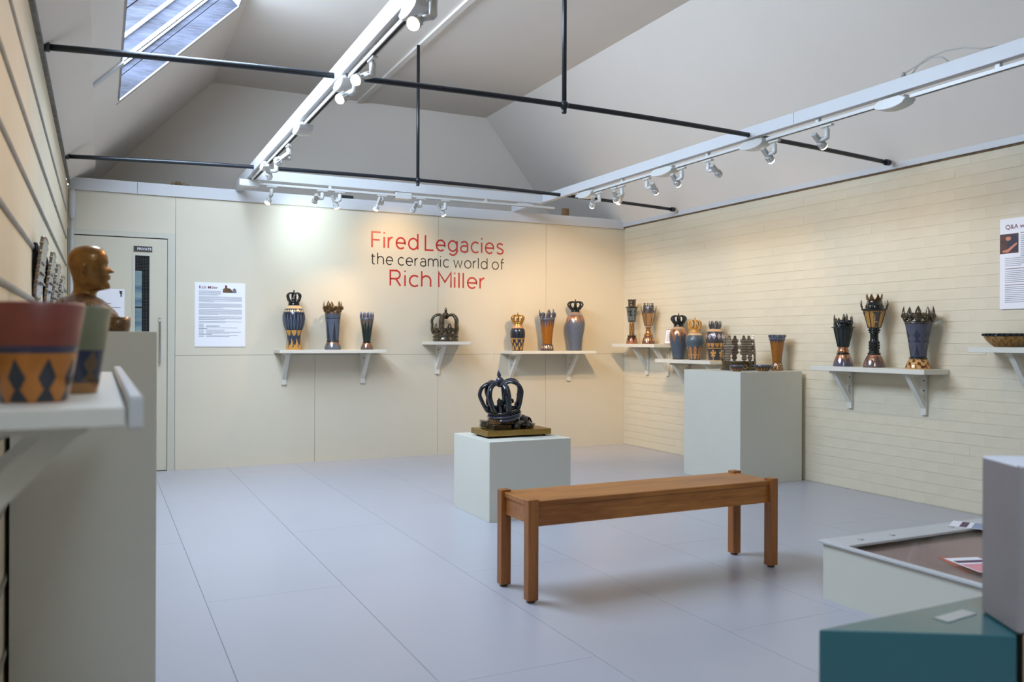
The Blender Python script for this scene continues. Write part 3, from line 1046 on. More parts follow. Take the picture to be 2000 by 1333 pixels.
SPOTK = 0.80
def spotlight(pos, aim, label, lit=None, power=0, col=(1, .72, .42), size=48, blend=0.7, drop=0.075, side=1, shade=False, lens='warm', along='y'):
    """track spot: adapter, stem, elbow, driver, ribbed lamp head, lens; aim = target point"""
    x, y, z = pos
    t = thing('track_spotlight', label, 'spotlight', (x, y, z), 0, 'white track spotlights')
    bm = bmesh.new()
    if along == 'y':
        box(bm, -.014, .014, -.045, .045, -.012, 0)
    else:
        box(bm, -.045, .045, -.014, .014, -.012, 0)
    bevel(bm, .003)
    finish(bm, 'adapter', M['fitting'], t)
    bm = bmesh.new()
    tube(bm, [(0, 0, -.010), (0, 0, -.022), (0, 0, -.024), (0, 0, -drop), (0, 0, -drop - .008)], 0, 10, radii=[.006, .007, .0155, .0155, .012])
    finish(bm, 'stem', M['fitting'], t, True)
    d = (Vector(aim) - Vector(pos)).normalized()
    sd = Vector((-d.y, d.x, 0))
    if sd.length < .1:
        sd = Vector((1, 0, 0))
    sd = sd.normalized() * side
    # elbow reaches sideways to the lamp gimbal
    e0 = Vector((0, 0, -drop - .003)); e1 = e0 + sd * 0.045
    bm = bmesh.new()
    tube(bm, [e0, e0 + sd * .02, e1], 0.0125, 10)
    finish(bm, 'elbow', M['fitting'], t, True)
    R4 = d.to_track_quat('Z', 'Y').to_matrix().to_4x4()
    B4 = Matrix.Translation(e1 + sd * .012) @ R4
    bm = bmesh.new()
    box(bm, -.015, .015, -.012, .012, -.055, .012, 0, B4)
    bevel(bm, .002)
    finish(bm, 'driver_housing', M['fitting2'], t)
    bm = bmesh.new()
    lathe(bm, [(.010, .010), (.012, .018), (.016, .022), (.019, .034), (.0245, .050), (.0255, .058), (.0225, .058), (.0225, .056)], 18, M4=B4)
    for k in range(10):
        a = 2 * PI * k / 10
        f4 = B4 @ Matrix.Rotation(a, 4, 'Z')
        box(bm, .012, .0255, -.0008, .0008, .022, .050, 0, f4)
    finish(bm, 'lamp_head', M['fitting'], t, False)
    bm = bmesh.new()
    lathe(bm, [(.0224, .0555), (.0235, .062), (.020, .069), (.012, .073), (.002, .0745)], 18, M4=B4)
    lm = {'warm': M['lamp_warm'], 'hot': M['lamp_hot'], 'cool': M['lamp_cool'], None: M['lamp_off']}[lens]
    finish(bm, 'lens', lm, t, True)
    if power:
        ld = bpy.data.lights.new('lamp_beam', 'SPOT')
        ld.energy = power * SPOTK * (1.9 if size < 70 else 1); ld.color = col; ld.spot_size = math.radians(max(size * 1.5, size + 25)); ld.spot_blend = 1.0
        ld.shadow_soft_size = 0.012
        lo = bpy.data.objects.new('lamp_beam', ld)
        COL.objects.link(lo)
        lo.parent = t
        hp = B4 @ Vector((0, 0, .082))
        lo.location = hp
        lo.rotation_euler = (Vector(aim) - (Vector(pos) + hp)).to_track_quat('-Z', 'Y').to_euler()
    return t
WARM = (1, .64, .30); COOL = (.70, .88, 1.0); NEU = (1, .78, .52)
zc = ZT - .028
S = spotlight
S((1.272, TCY, zc), (0.6, 7.2, .9), 'lit spotlight at left end of the cross track, turned towards the door', power=5, col=NEU, size=50, lens='hot', along='x', side=-1)
S((1.695, TCY, zc), (1.72, YB, 2.12), 'cool white spotlight, second from left on the cross track', power=12, col=COOL, size=66, blend=1, lens='cool', along='x', side=1, drop=.07)
S((1.846, TCY, zc), (2.55, 7.75, 1.0), 'tilted spotlight, third from left on the cross track', power=10, col=WARM, size=45, lens='cool', along='x')
S((2.224, TCY, zc), (1.85, 7.70, 1.15), 'bright spotlight just left of the feed box on the cross track', power=20, col=WARM, size=42, lens='hot', along='x')
S((2.582, TCY, zc), (2.55, YB, 1.95), 'spotlight just right of the feed box on the cross track', power=9, col=(1, .66, .32), size=69, blend=1, lens=None, along='x')
S((2.819, TCY, zc), (3.9, 7.75, 1.1), 'small spotlight, rightmost on the cross track', power=16, col=WARM, size=45, lens='warm', along='x')
S((TLX, 5.63, zc), (0.2, 6.6, 1.7), 'white spotlight on left track pointing at the left wall, far end', lens=None, drop=.09)
S((TLX, 6.07, zc), (1.7, 7.7, 1.1), 'lower white spotlight on left track pointing at the back shelves', power=10, col=WARM, size=36, lens=None, drop=.09)
S((TLX, 4.017, zc), (-.20, 3.4, 1.4), 'lit spotlight on left track just before the nearer rod', power=12, col=WARM, size=60, lens='hot', side=-1)
S((TLX, 3.726, zc), (-.25, 2.6, 1.4), 'lit spotlight on left track hanging above the nearer rod', power=12, col=WARM, size=60, lens='hot', side=-1)
S((TLX, 2.95, zc), (-.2, 1.9, 1.2), 'large lit spotlight on left track, nearest the viewer', power=12, col=WARM, size=60, lens='hot', side=-1)
S((TRX, 6.20, zc), (4.6, 7.75, 1.1), 'spotlight at the far end of right track', power=34, col=WARM, size=60, lens='warm', side=1)
S((TRX, 5.96, zc), (4.2, 7.75, 1.2), 'glaring spotlight on right track, second from the far end', power=44, col=WARM, size=60, lens='hot', side=-1)
S((TRX, 5.85, zc), (5.05, 7.2, 1.15), 'spotlight crowded beside the glaring one on right track', power=22, col=(1, .74, .46), size=44, lens='warm', side=1)
S((TRX, 5.495, zc), (5.16, 6.5, 1.5), 'glowing spotlight just beyond the warm lit feed box on right track', power=16, col=NEU, size=50, lens='hot', side=-1)
S((TRX, 5.054, zc), (5.1, 5.6, 1.5), 'spotlight with two arms just before the warm lit feed box', power=18, col=WARM, size=46, lens='warm', side=1)
S((TRX, 4.75, zc), (5.15, 5.2, 1.7), 'grey spotlight with plain lens in the middle of right track', power=8, col=NEU, size=60, lens=None, side=-1)  # lens does not glow, but the fitting casts a weak beam
S((TRX, 4.10, zc), (5.15, 4.4, 1.5), 'lit ring spotlight beside the nearer rod on right track', power=8, col=NEU, size=56, lens='hot', side=1)
S((TRX, 3.668, zc), (5.15, 3.9, 1.6), 'dim spotlight on right track above the tall goblets', power=9, col=WARM, size=56, lens='warm', side=1)

# cable lying on the right beam
bm = bmesh.new()
tube(bm, [(3.83, 3.12, 2.56), (3.83, 3.06, 2.575), (3.83, 2.98, 2.60), (3.83, 2.88, 2.605), (3.83, 2.78, 2.59), (3.83, 2.68, 2.555), (3.83, 2.6, 2.542)], 0.0035, 6)
tube(bm, [(3.83, 3.08, 2.542), (3.83, 3.04, 2.575), (3.83, 2.96, 2.594), (3.83, 2.90, 2.58), (3.83, 2.86, 2.542)], 0.0035, 6)
ball(bm, (3.83, 3.13, 2.556), 0.014, 8, 6)
tag(finish(bm, 'cable', M['fitting2'], None, True), 'loose grey cable looped on top of the right beam', 'cable')

# conduit and cover at the far left corner
t = thing('wall_conduit', 'white vertical conduit with bulging cover in the far left corner', 'conduit', (XL + .035, YB - 0.05, 0))
bm = bmesh.new(); tube(bm, [(0, 0, 0.0), (0, 0, 2.36)], 0.014, 10); finish(bm, 'pipe', M['trim'], t, True)
bm = bmesh.new(); tube(bm, [(0, -.02, 2.11), (0, -.02, 2.13), (0, -.02, 2.17), (0, -.02, 2.33), (0, -.02, 2.36)], 0, 12, radii=[.006, .02, .027, .027, .02]); finish(bm, 'cover', M['trim'], t, True)

# odds and ends on the ledge of the partition
bm = bmesh.new()
for (x, y, z, r) in ((0.56, 7.86, 2.475, .022), (0.60, 7.87, 2.485, .028), (0.645, 7.86, 2.477, .02), (0.68, 7.86, 2.470, .016)):
    ball(bm, (x, y, z), r, 9, 6, .8)
tag(finish(bm, 'crumpled_rag', M['brown'], None, True), 'crumpled brown rag on the ledge above the door', 'rag')
t = boxo('wood_offcut', M['brown'], 4.42, 4.50, 7.86, 7.89, 2.465, 2.55, None, .003)
tag(t, 'small brown wood offcut on the ledge near right corner', 'wood')
bm = bmesh.new(); box(bm, 2.01, 2.14, 7.82, 7.90, 2.465, 2.495); bevel(bm, .008)
tag(finish(bm, 'cable_reel', M['darkgap'], None), 'small black object on the ledge above the lettering', 'box')

# ------------------------------------------------------------------ shelves
def bracket(parent, M4, deep, tall=0.245):
    """timber gallows bracket in local frame: x along wall, -y out from wall, z down from shelf underside"""
    bm = bmesh.new()
    w = 0.022
    box(bm, -w, w, -0.020, 0, -tall - .045, -0.0, 0, M4)
    finish(bm, 'bracket_upright', M['shelf'], parent)
    bm = bmesh.new()
    box(bm, -w, w, -deep, -0.020, -0.020, 0, 0, M4)
    finish(bm, 'bracket_arm', M['shelf'], parent)
    bm = bmesh.new()
    pts = [(-w * .8, -deep + .02, -0.020), (-w * .8, -deep + .065, -0.020), (-w * .8, -0.020, -tall + .055), (-w * .8, -0.020, -tall)]
    prism(bm, [M4 @ Vector(p) for p in pts], (M4.to_3x3() @ Vector((w * 1.6, 0, 0))))
    finish(bm, 'bracket_brace', M['shelf'], parent)
    bm = bmesh.new()
    for z in (-.05, -.12):
        lathe(bm, [(.0055, -.0205), (.0055, -.0215)], 8, M4=M4 @ Matrix.Translation((w * .3, 0, z)) @ Matrix.Rotation(PI / 2, 4, 'X') @ Matrix.Translation((0, 0, 0.0415)))
    finish(bm, 'screw_hole', M['darkgap'], parent)

def shelf_back(x0, x1, z, label, bx, th=0.030, deep=0.28):
    t = thing('wall_shelf', label, 'shelf', ((x0 + x1) / 2, YB, z))
    cx = (x0 + x1) / 2
    boxo('shelf_board', M['shelf'], x0 - cx, x1 - cx, -deep, 0, -th, 0, t, .0015)
    for b_ in bx:
        bracket(t, Matrix.Translation((b_ - cx, 0, -th)), deep - .055)
    return t
def shelf_right(y0, y1, z, label, by, th=0.034, deep=0.25):
    t = thing('wall_shelf', label, 'shelf', (XR, (y0 + y1) / 2, z))
    cy = (y0 + y1) / 2
    boxo('shelf_board', M['shelf'], -deep, -0.004, y0 - cy, y1 - cy, -th, 0, t, .0015)
    for b_ in by:
        bracket(t, Matrix.Translation((-.004, b_ - cy, -th)) @ Matrix.Rotation(-PI / 2, 4, 'Z'), deep - .045)
    return t
ZA = 1.044; ZB_ = 1.122; ZCC = 1.030; ZD = 1.105; ZE = .958; ZF = .948; ZG = 1.103
shelf_back(1.412, 2.384, ZA, 'long off-white bracket shelf left of the lettering', (1.50, 2.235))
shelf_back(2.832, 3.235, ZB_, 'short off-white single-bracket shelf below the lettering', (2.99,))
shelf_back(3.687, 4.662, ZCC, 'long off-white bracket shelf right of the lettering on back wall', (3.80, 4.48))
shelf_right(6.93, 7.70, ZD, 'off-white shelf on brick wall nearest the corner', (7.38, 7.02))
shelf_right(6.07, 6.91, ZE, 'off-white shelf on brick wall behind the tall plinth', (6.70, 6.20))
shelf_right(3.865, 4.87, ZF, 'off-white shelf on brick wall under the tall goblets', (4.70, 4.05))
shelf_right(2.7, 3.55, ZG, 'off-white shelf on brick wall below the question panel', (3.31, 2.85))

# foreground shelf on the left wall
t = thing('wall_shelf', 'blurred white foreground shelf with raised lip on left wall', 'shelf', (XL, 1.2, 1.043))
boxo('shelf_board', M['shelf'], 0.002, 0.279, 0, 1.32, -0.026, 0, t, .002)
boxo('shelf_lip', M['trim'], 0.281, 0.300, -0.002, 1.34, -0.030, 0.014, t, .003)
for yb in (0.09, 0.75):
    bm = bmesh.new(); box(bm, .002, .020, yb - .02, yb + .02, -.32, -.026); finish(bm, 'bracket_upright', M['shelf'], t)
    bm = bmesh.new(); box(bm, .020, .235, yb - .02, yb + .02, -.040, -.026); finish(bm, 'bracket_arm', M['shelf'], t)
    bm = bmesh.new()
    prism(bm, [(.225, yb - .016, -.040), (.180, yb - .016, -.040), (.020, yb - .016, -.20), (.020, yb - .016, -.255)], (0, .032, 0))
    finish(bm, 'bracket_brace', M['shelf'], t)

# ------------------------------------------------------------------ plinths
def plinth(label, x0, x1, y0_, y1_, h, name='plinth'):
    cx, cy = (x0 + x1) / 2, (y0_ + y1_) / 2
    o = boxo(name, M['plinth'], x0 - cx, x1 - cx, y0_ - cy, y1_ - cy, 0, h, None, .0015)
    o.location = (cx, cy, 0)
    return tag(o, label, 'plinth')
plinth('low grey-white cube plinth in mid floor under the large dark crown', 2.172, 2.752, 4.775, 5.36, 0.50)
plinth('tall grey-white plinth standing against the right brick wall', 4.50, 5.145, 5.16, 5.87, 0.893)
plinth('narrow tall grey plinth in left foreground under the gold bust', -0.238, 0.157, 2.85, 3.40, 1.155)

# ------------------------------------------------------------------ bench
t = thing('bench', 'long oiled oak bench with square legs in mid floor', 'bench', (2.355, 3.385, 0))
BW, BD = 0.70, 0.158
boxo('seat', M['oak'], -BW + .012, BW - .012, -BD + .010, BD - .010, 0.412, 0.436, t, .003)
bm = bmesh.new(); box(bm, -BW + .02, BW - .02, -BD + .018, -BD + .038, 0.325, 0.411); finish(bm, 'apron', M['oak'], t)
bm = bmesh.new(); box(bm, -BW + .02, BW - .02, BD - .038, BD - .018, 0.325, 0.411); finish(bm, 'apron', M['oak'], t)
for s in (-1, 1):
    xa, xb = sorted((s * (BW - .018), s * (BW - .038)))
    bm = bmesh.new(); box(bm, xa, xb, -BD + .04, BD - .04, 0.335, 0.411); finish(bm, 'apron', M['oak'], t)
for sx in (-1, 1):
    for sy in (-1, 1):
        xa, xb = sorted((sx * (BW + .003), sx * (BW - .047)))
        ya, yb = sorted((sy * (BD + .002), sy * (BD - .045)))
        bm = bmesh.new(); box(bm, xa, xb, ya, yb, 0.010, 0.446); bevel(bm, .0025)
        lg = finish(bm, 'leg', M['oak2'], t)
        bm = bmesh.new(); lathe(bm, [(.016, 0), (.018, .003), (.018, .010)], 14, ((xa + xb) / 2, (ya + yb) / 2))
        finish(bm, 'foot_pad', M['rubber'], lg, True)
# fix: foot pads are sub-parts; legs have identity transforms so coordinates match

# ------------------------------------------------------------------ crowns
def ring(bm, R, z0, h, t, seg=32, prof=None):
    if prof is None:
        prof = [(R, 0), (R + t * .6, h * .1), (R + t * .6, h * .3), (R, h * .4), (R, h * .7), (R + t * .5, h * .8), (R + t * .5, h), (R - t, h), (R - t, h * .2), (R - t, 0)]
    rings = []
    for r, z in prof:
        rings.append([bm.verts.new((r * math.cos(2 * PI * i / seg), r * math.sin(2 * PI * i / seg), z0 + z)) for i in range(seg)])
    for k in range(len(rings)):
        a, b = rings[k], rings[(k + 1) % len(rings)]
        for i in range(seg):
            bm.faces.new([a[i], a[(i + 1) % seg], b[(i + 1) % seg], b[i]])

def fleur(bm, a, R, z0, s, th):
    """fleur-de-lis of size s standing at angle a on radius R"""
    spike(bm, a, R, z0, s, s * .20, s * .10, th)
    d = Vector((math.cos(a), math.sin(a), 0)); e = Vector((-math.sin(a), math.cos(a), 0))
    for sg in (-1, 1):
        pts = [d * R + Vector((0, 0, z0 + s * .12))]
        for (o, z) in ((.12, .30), (.30, .48), (.44, .46), (.46, .32), (.38, .27)):
            pts.append(d * R + e * (sg * o * s) + Vector((0, 0, z0 + z * s)))
        tube(bm, pts, th, 6, radii=[th * .9, th * 1.1, th * 1.2, th * 1.1, th, th * .6])
    tube(bm, [d * R + e * (-.2 * s) + Vector((0, 0, z0 + .2 * s)), d * (R + th * .3) + Vector((0, 0, z0 + .2 * s)), d * R + e * (.2 * s) + Vector((0, 0, z0 + .2 * s))], th * .9, 6)

def crown_arched(parent, r0, W, H, mat, z0=0.0, n=8, ahf=.77, orbk=.085, orbmat=None, dip=.92, beads=True, wband=None, rh=None, inner=True, phase=0.3):
    """imperial crown: ring, n arches bulging to half-width W, orb and finial to height H"""
    rh = rh or H * 0.22
    bm = bmesh.new()
    ring(bm, r0, 0, rh, r0 * .10, 36)
    for i in range(24):
        a = 2 * PI * i / 24
        ball(bm, (r0 * 1.03 * math.cos(a), r0 * 1.03 * math.sin(a), rh * .56), r0 * .05, 6, 4)
    cr = finish(bm, 'crown', mat, parent, True)
    cr.location = (0, 0, z0)
    ah = H * ahf
    path = [(r0 * .97, rh * .9), (r0 * 1.06 + (W - r0) * .3, rh + (ah - rh) * .22), (W * .97, rh + (ah - rh) * .5), (W, rh + (ah - rh) * .68), (W * .88, rh + (ah - rh) * .88),
            (W * .62, ah), (W * .34, ah * .99), (W * .14, ah * (dip + .03)), (W * .05, ah * (dip - .02))]
    path = smooth_prof(path, 3)
    wb_ = wband or W * .17
    for k in range(n):
        a = 2 * PI * (k + phase) / n
        d = Vector((math.cos(a), math.sin(a), 0)); e = Vector((-math.sin(a), math.cos(a), 0))
        bm = bmesh.new()
        tube(bm, [d * p[0] + Vector((0, 0, p[1])) for p in path], wb_, 8, .5, up=e)
        if beads:
            m_ = len(path)
            for i in range(1, m_ - 1):
                t0 = Vector(path[i + 1]) - Vector(path[i - 1])
                nn = Vector((t0.y, -t0.x)).normalized()
                p = Vector(path[i]) + nn * wb_ * .42
                ball(bm, tuple(d * p.x + Vector((0, 0, p.y))), wb_ * .36, 6, 4)
                if i < m_ - 2:
                    p2 = (Vector(path[i]) + Vector(path[i + 1])) / 2 + nn * wb_ * .42
                    ball(bm, tuple(d * p2.x + Vector((0, 0, p2.y))), wb_ * .36, 6, 4)
        finish(bm, 'arch', mat, cr, True)
    if inner:
        for k in range(4):
            bm = bmesh.new()
            fleur(bm, 2 * PI * (k + phase + .5) / 4, r0 * .92, rh * .8, (ah - rh) * .62, W * .06)
            finish(bm, 'fleur', mat, cr, True)
    bm = bmesh.new()
    zo = ah * dip
    rb = H * orbk
    tube(bm, [(0, 0, zo - rb * .3), (0, 0, zo + rb * .3)], rb * .5, 8)
    ball(bm, (0, 0, zo + rb * 1.05), rb, 14, 9)
    lathe(bm, [(rb * .3, 0), (rb * .5, rb * .35), (rb * .48, rb * .75), (rb * .25, rb * 1.3), (rb * .04, H - zo - rb * 1.95)], 12, (0, 0), zo + rb * 1.95)
    finish(bm, 'orb', orbmat or mat, cr, True)
    return cr

def crown_spikes(parent, R, H, mat, z0, n=9, rh=None, w=None, bend=.0, collar=True, curl=False):
    rh = rh or H * .22
    bm = bmesh.new()
    ring(bm, R, 0, rh, R * .08, 36)
    cr = finish(bm, 'crown', mat, parent, True)
    cr.location = (0, 0, z0)
    for k in range(n):
        bm = bmesh.new()
        a = 2 * PI * (k + .2) / n
        spike(bm, a, R * .96, rh * .6, (H - rh * .6) * (1.0 if not curl else (.8 + .2 * math.sin(k * 2.1))), w or R * .22, bend, R * .08)
        if curl:
            ball(bm, (R * .96 * math.cos(a), R * .96 * math.sin(a), rh + (H - rh) * .35), R * .2, 8, 6, 1.2)
        finish(bm, 'spike', mat, cr, True)
    return cr

def crown_fleurs(parent, R, H, mat, z0, n=5, rh=None, Rtop=None, phase=.15):
    rh = rh or H * .16
    bm = bmesh.new()
    ring(bm, R, 0, rh, R * .09, 36)
    # scalloped cresting linking the fleurs
    for k in range(n):
        a0 = 2 * PI * (k + phase) / n; a1 = 2 * PI * (k + 1 + phase) / n
        pts = []
        for i in range(9):
            u_ = i / 8
            a = a0 + (a1 - a0) * u_
            pts.append((R * 1.0 * math.cos(a), R * 1.0 * math.sin(a), rh + (H * .30) * (abs(math.cos(PI * u_)) ** .8)))
        tube(bm, pts, R * .085, 6)
    cr = finish(bm, 'crown', mat, parent, True)
    cr.location = (0, 0, z0)
    for k in range(n):
        bm = bmesh.new()
        fleur(bm, 2 * PI * (k + phase) / n, R * 1.02, rh * .7, H - rh * .7, R * .13)
        finish(bm, 'fleur', mat, cr, True)
    return cr

def crown_points(parent, R0, R1, H, mat, z0, n=8):
    """tall open crown of flared points tipped with balls"""
    bm = bmesh.new()
    ring(bm, R0, 0, H * .25, R0 * .1, 30)
    cr = finish(bm, 'crown', mat, parent, True)
    cr.location = (0, 0, z0)
    for k in range(n):
        a = 2 * PI * (k + .5) / n
        bm = bmesh.new()
        d = Vector((math.cos(a), math.sin(a), 0)); e = Vector((-math.sin(a), math.cos(a), 0))
        w = PI * R0 / n
        b0, b1, tip = d * R0 + Vector((0, 0, H * .2)), d * R0 + Vector((0, 0, H * .2)), d * R1 + Vector((0, 0, H * .9))
        prism(bm, [b0 - e * w, b1 + e * w, tip + e * w * .12, tip - e * w * .12], d * (R0 * .12))
        ball(bm, tuple(tip + Vector((0, 0, H * .04))), H * .075, 8, 6)
        finish(bm, 'point', mat, cr)
    return cr

# ------------------------------------------------------------------ pottery
def pot(name, label, cat, loc, group=None, rz=0.0):
    return thing(name, label, cat, loc, rz, group)
def part_lathe(parent, name, mat, prof, seg=48, smooth=True, n=4, raw=False):
    bm = bmesh.new()
    lathe(bm, prof if raw else smooth_prof(prof, n), seg)
    o = finish(bm, name, mat, parent, smooth)
    return o
def hexlathe(parent, name, mats, prof, seg=6, rot=0.3, frame=None):
    bm = bmesh.new()
    M4 = Matrix.Rotation(rot, 4, 'Z')
    lathe(bm, prof, seg, M4=M4)
    o = finish(bm, name, mats, parent)
    if frame:
        bm = bmesh.new()
        for k in range(seg):
            a = 2 * PI * k / seg + rot
            tube(bm, [(r * math.cos(a), r * math.sin(a), z) for r, z in prof], prof[0][0] * .07, 5)
        for r, z in (prof[0], prof[-1]):
            tube(bm, [(r * math.cos(2 * PI * k / seg + rot), r * math.sin(2 * PI * k / seg + rot), z) for k in range(seg + 1)], prof[0][0] * .08, 5)
        finish(bm, 'lantern_frame', frame, parent)
    return o

# --- shelf A
u = .00461
t = pot('crowned_jar', 'large navy and gold jar with flame band, dark crown lid, left end of left shelf', 'jar', (1.562, 7.70, ZA))
mat = deco('jar_flames', (50, 60, 78), [
    (0.0, 28 * u, 'flames', 9, GOLD, .35), (26 * u, 38 * u, 'solid', 1, (58, 66, 84), 0), (26 * u, 38 * u, 'suns', 9, GOLD, .35),
    (38.5 * u, 72 * u, 'solid', 1, (30, 36, 50), 0), (40 * u, 70 * u, 'arches', 10, (78, 90, 110), 0),
    (72 * u, 79 * u, 'diamond', 14, (226, 200, 150), .2), (80 * u, 86 * u, 'solid', 1, (212, 176, 128), .0)], .22)
part_lathe(t, 'body', mat, [(15.2 * u, 0), (14.4 * u, 8 * u), (13.2 * u, 26 * u), (16.5 * u, 38 * u), (20.5 * u, 50 * u), (21.8 * u, 62 * u), (20.6 * u, 72 * u), (16.8 * u, 80 * u), (12.5 * u, 85 * u), (11.8 * u, 86.5 * u)])
crown_arched(t, 10.2 * u, 13.6 * u, 31 * u, M['blackg'], 86.5 * u, 6, rh=8 * u, phase=.5)
u = .0047
t = pot('crowned_vase', 'grey-blue beaker vase with dark fir trees and bronze crown, middle of left shelf', 'vase', (1.916, 7.70, ZA))
part_lathe(t, 'foot', deco('foot_drips', SLATE2, [(6 * u, 15.5 * u, 'drips', 8, COPPER, .9)], .2), [(16 * u, 0), (15.9 * u, 4 * u), (14 * u, 10 * u), (11.5 * u, 15.5 * u)])
part_lathe(t, 'collar', M['ink_glaze'], [(12.2 * u, 15 * u), (12.8 * u, 16.2 * u), (12.4 * u, 17.5 * u)], 40)
part_lathe(t, 'body', deco('fir_trees', (84, 94, 112), [(19 * u, 54 * u, 'fronds', 6, INK, 0), (60 * u, 61.5 * u, 'solid', 1, INK, 0), (62 * u, 66.5 * u, 'lattice', 30, INK, 0)], .3),
           [(11.2 * u, 17.5 * u), (12.2 * u, 30 * u), (13.6 * u, 50 * u), (15.6 * u, 70 * u), (15.2 * u, 70.5 * u)])
crown_fleurs(t, 15.4 * u, 26 * u, M['bronze'], 69.5 * u, 5)
u = .00479
t = pot('crowned_vase', 'small dark green beaker vase with silvery spiked crown, right end of left shelf', 'vase', (2.237, 7.70, ZA))
part_lathe(t, 'foot', deco('foot_copper', (96, 84, 84), [(1 * u, 13 * u, 'drips', 14, COPPER, .9)], .18), [(12 * u, 0), (11.8 * u, 4 * u), (10 * u, 10 * u), (8 * u, 13 * u)])
part_lathe(t, 'collar', M['ink_glaze'], [(8.4 * u, 12.6 * u), (8.9 * u, 13.6 * u), (8.4 * u, 14.5 * u)], 36)
part_lathe(t, 'body', deco('green_drips', (26, 40, 38), [(38 * u, 60 * u, 'drips', 12, (110, 100, 92), .3)], .12), [(7 * u, 14.5 * u), (9 * u, 30 * u), (11 * u, 45 * u), (13.2 * u, 59 * u), (12.8 * u, 60 * u)])
crown_spikes(t, 13.3 * u, 16 * u, M['silver'], 58.5 * u, 11, w=2.0 * u, curl=False)

# --- shelf B: openwork crown
u = .005
t = pot('ceramic_crown', 'olive brown openwork ceramic crown alone on the short shelf', 'crown sculpture', (3.027, 7.70, ZB_))
cr = crown_arched(t, 24 * u, 26.5 * u, 67 * u, M['olive'], 0, 5, rh=16 * u, dip=.90, wband=4.4 * u, inner=False, phase=.24)
for k in range(5):
    bm = bmesh.new()
    fleur(bm, 2 * PI * (k + .74) / 5, 22 * u, 14 * u, 22 * u, 2.2 * u)
    finish(bm, 'fleur', M['olive'], cr, True)

# --- shelf C
u = .00521
t = pot('crowned_jar', 'small navy jar with gold-patterned lower half and gold crown, third shelf', 'jar', (3.811, 7.70, ZCC))
part_lathe(t, 'body', deco('jar_gold_scroll', (40, 48, 64), [(1 * u, 23 * u, 'scroll', 8, GOLD, .5), (23 * u, 24.5 * u, 'solid', 1, GOLD, .5), (26 * u, 43 * u, 'stripes', 12, (20, 26, 38), 0), (44 * u, 52 * u, 'solid', 1, (204, 150, 104), .2)], .2),
           [(10.6 * u, 0), (10.8 * u, 5 * u), (13 * u, 18 * u), (14.6 * u, 31 * u), (13.8 * u, 40 * u), (10.8 * u, 45.5 * u), (9.2 * u, 50 * u)])
crown_arched(t, 8.8 * u, 12.2 * u, 26 * u, M['gold'], 49 * u, 8, rh=6 * u)
u = .0053
t = pot('crowned_vase', 'amber beaker vase with dripping blue-grey spiked crown, third shelf', 'vase', (4.152, 7.70, ZCC))
part_lathe(t, 'foot', deco('foot_dots', (70, 62, 64), [(1 * u, 13 * u, 'diamond', 8, (226, 190, 160), .7)], .15), [(12.5 * u, 0), (12.6 * u, 4 * u), (11.5 * u, 10 * u), (9 * u, 13.5 * u)])
part_lathe(t, 'body', deco('amber_drips', AMBER, [(44 * u, 62 * u, 'drips', 16, (72, 74, 90), .1)], .18), [(9 * u, 13.5 * u), (9.4 * u, 15 * u), (10.6 * u, 32 * u), (13 * u, 50 * u), (14.6 * u, 61 * u), (14.2 * u, 62 * u)])
crown_spikes(t, 14.8 * u, 23 * u, M['blushgrey'], 60 * u, 9, w=3.4 * u, bend=2.0 * u, curl=True)
u = .00539
t = pot('crowned_jar', 'tall smooth blue-grey jar with copper drips and dark crown, third shelf', 'jar', (4.487, 7.70, ZCC))
part_lathe(t, 'body', deco('slate_drips', (92, 100, 116), [(50 * u, 68 * u, 'drips', 11, COPPER, .9), (69.5 * u, 76 * u, 'solid', 1, (150, 122, 104), 0)], .28),
           [(13 * u, 0), (13 * u, 8 * u), (15 * u, 26 * u), (18.6 * u, 46 * u), (18.4 * u, 58 * u), (15.6 * u, 67 * u), (13.4 * u, 70 * u), (8.8 * u, 74 * u), (8.4 * u, 76 * u)])
crown_arched(t, 8.2 * u, 14.2 * u, 26 * u, M['blackg'], 75 * u, 8, rh=6 * u)

# --- centre sculpture
t = pot('crown_sculpture', 'large glossy black-blue crown tilted on rubble over brass slab, centre plinth', 'crown sculpture', (2.42, 5.08, .50))
boxo('slab', M['brass'], -.185, .28, -.135, .135, 0.012, 0.049, t, .002)
bm = bmesh.new()
for x in (-.15, .245):
    for y in (-.10, .10):
        lathe(bm, [(.01, 0), (.01, .012)], 8, (x, y))
finish(bm, 'slab_foot', M['darkgap'], t)
def chunk(x, y, z, sx, sy, sz, rz, mat, rx=0.0, jit=0.0, seed=0):
    rnd = random.Random(seed)
    bm = bmesh.new()
    M4 = Matrix.Translation((x, y, z)) @ Euler((rx, 0, rz)).to_matrix().to_4x4()
    box(bm, -sx, sx, -sy, sy, -sz, sz, 0, M4)
    if jit:
        bmesh.ops.subdivide_edges(bm, edges=list(bm.edges), cuts=1, use_grid_fill=True)
        for v in bm.verts:
            v.co += Vector((rnd.uniform(-jit, jit), rnd.uniform(-jit, jit), rnd.uniform(-jit, jit)))
    bevel(bm, .003)
    return finish(bm, 'rubble_block', mat, t, bool(jit))
RB = glaze('black_gold_rubble', (10, 14, 18), .1, 0, .4, 22, .3, rgb2=(66, 52, 30))
M['rubble'] = RB
chunk(-.06, -.06, .066, .062, .048, .0165, -.1, M['rubble'])
chunk(-.075, -.05, .0985, .045, .04, .0155, .25, M['bronze'])
chunk(-.02, -.06, .098, .045, .04, .015, -.1, M['rubble'])
chunk(.05, -.07, .08, .038, .035, .028, .5, M['rubble'], .3, .008, 1)
chunk(.10, -.02, .085, .045, .05, .032, -.4, M['rubble'], -.2, .010, 2)
chunk(.13, .03, .088, .05, .045, .034, .3, M['rubble'], .25, .012, 3)
chunk(.0, .06, .085, .08, .05, .034, .1, M['rubble'], 0, .010, 4)
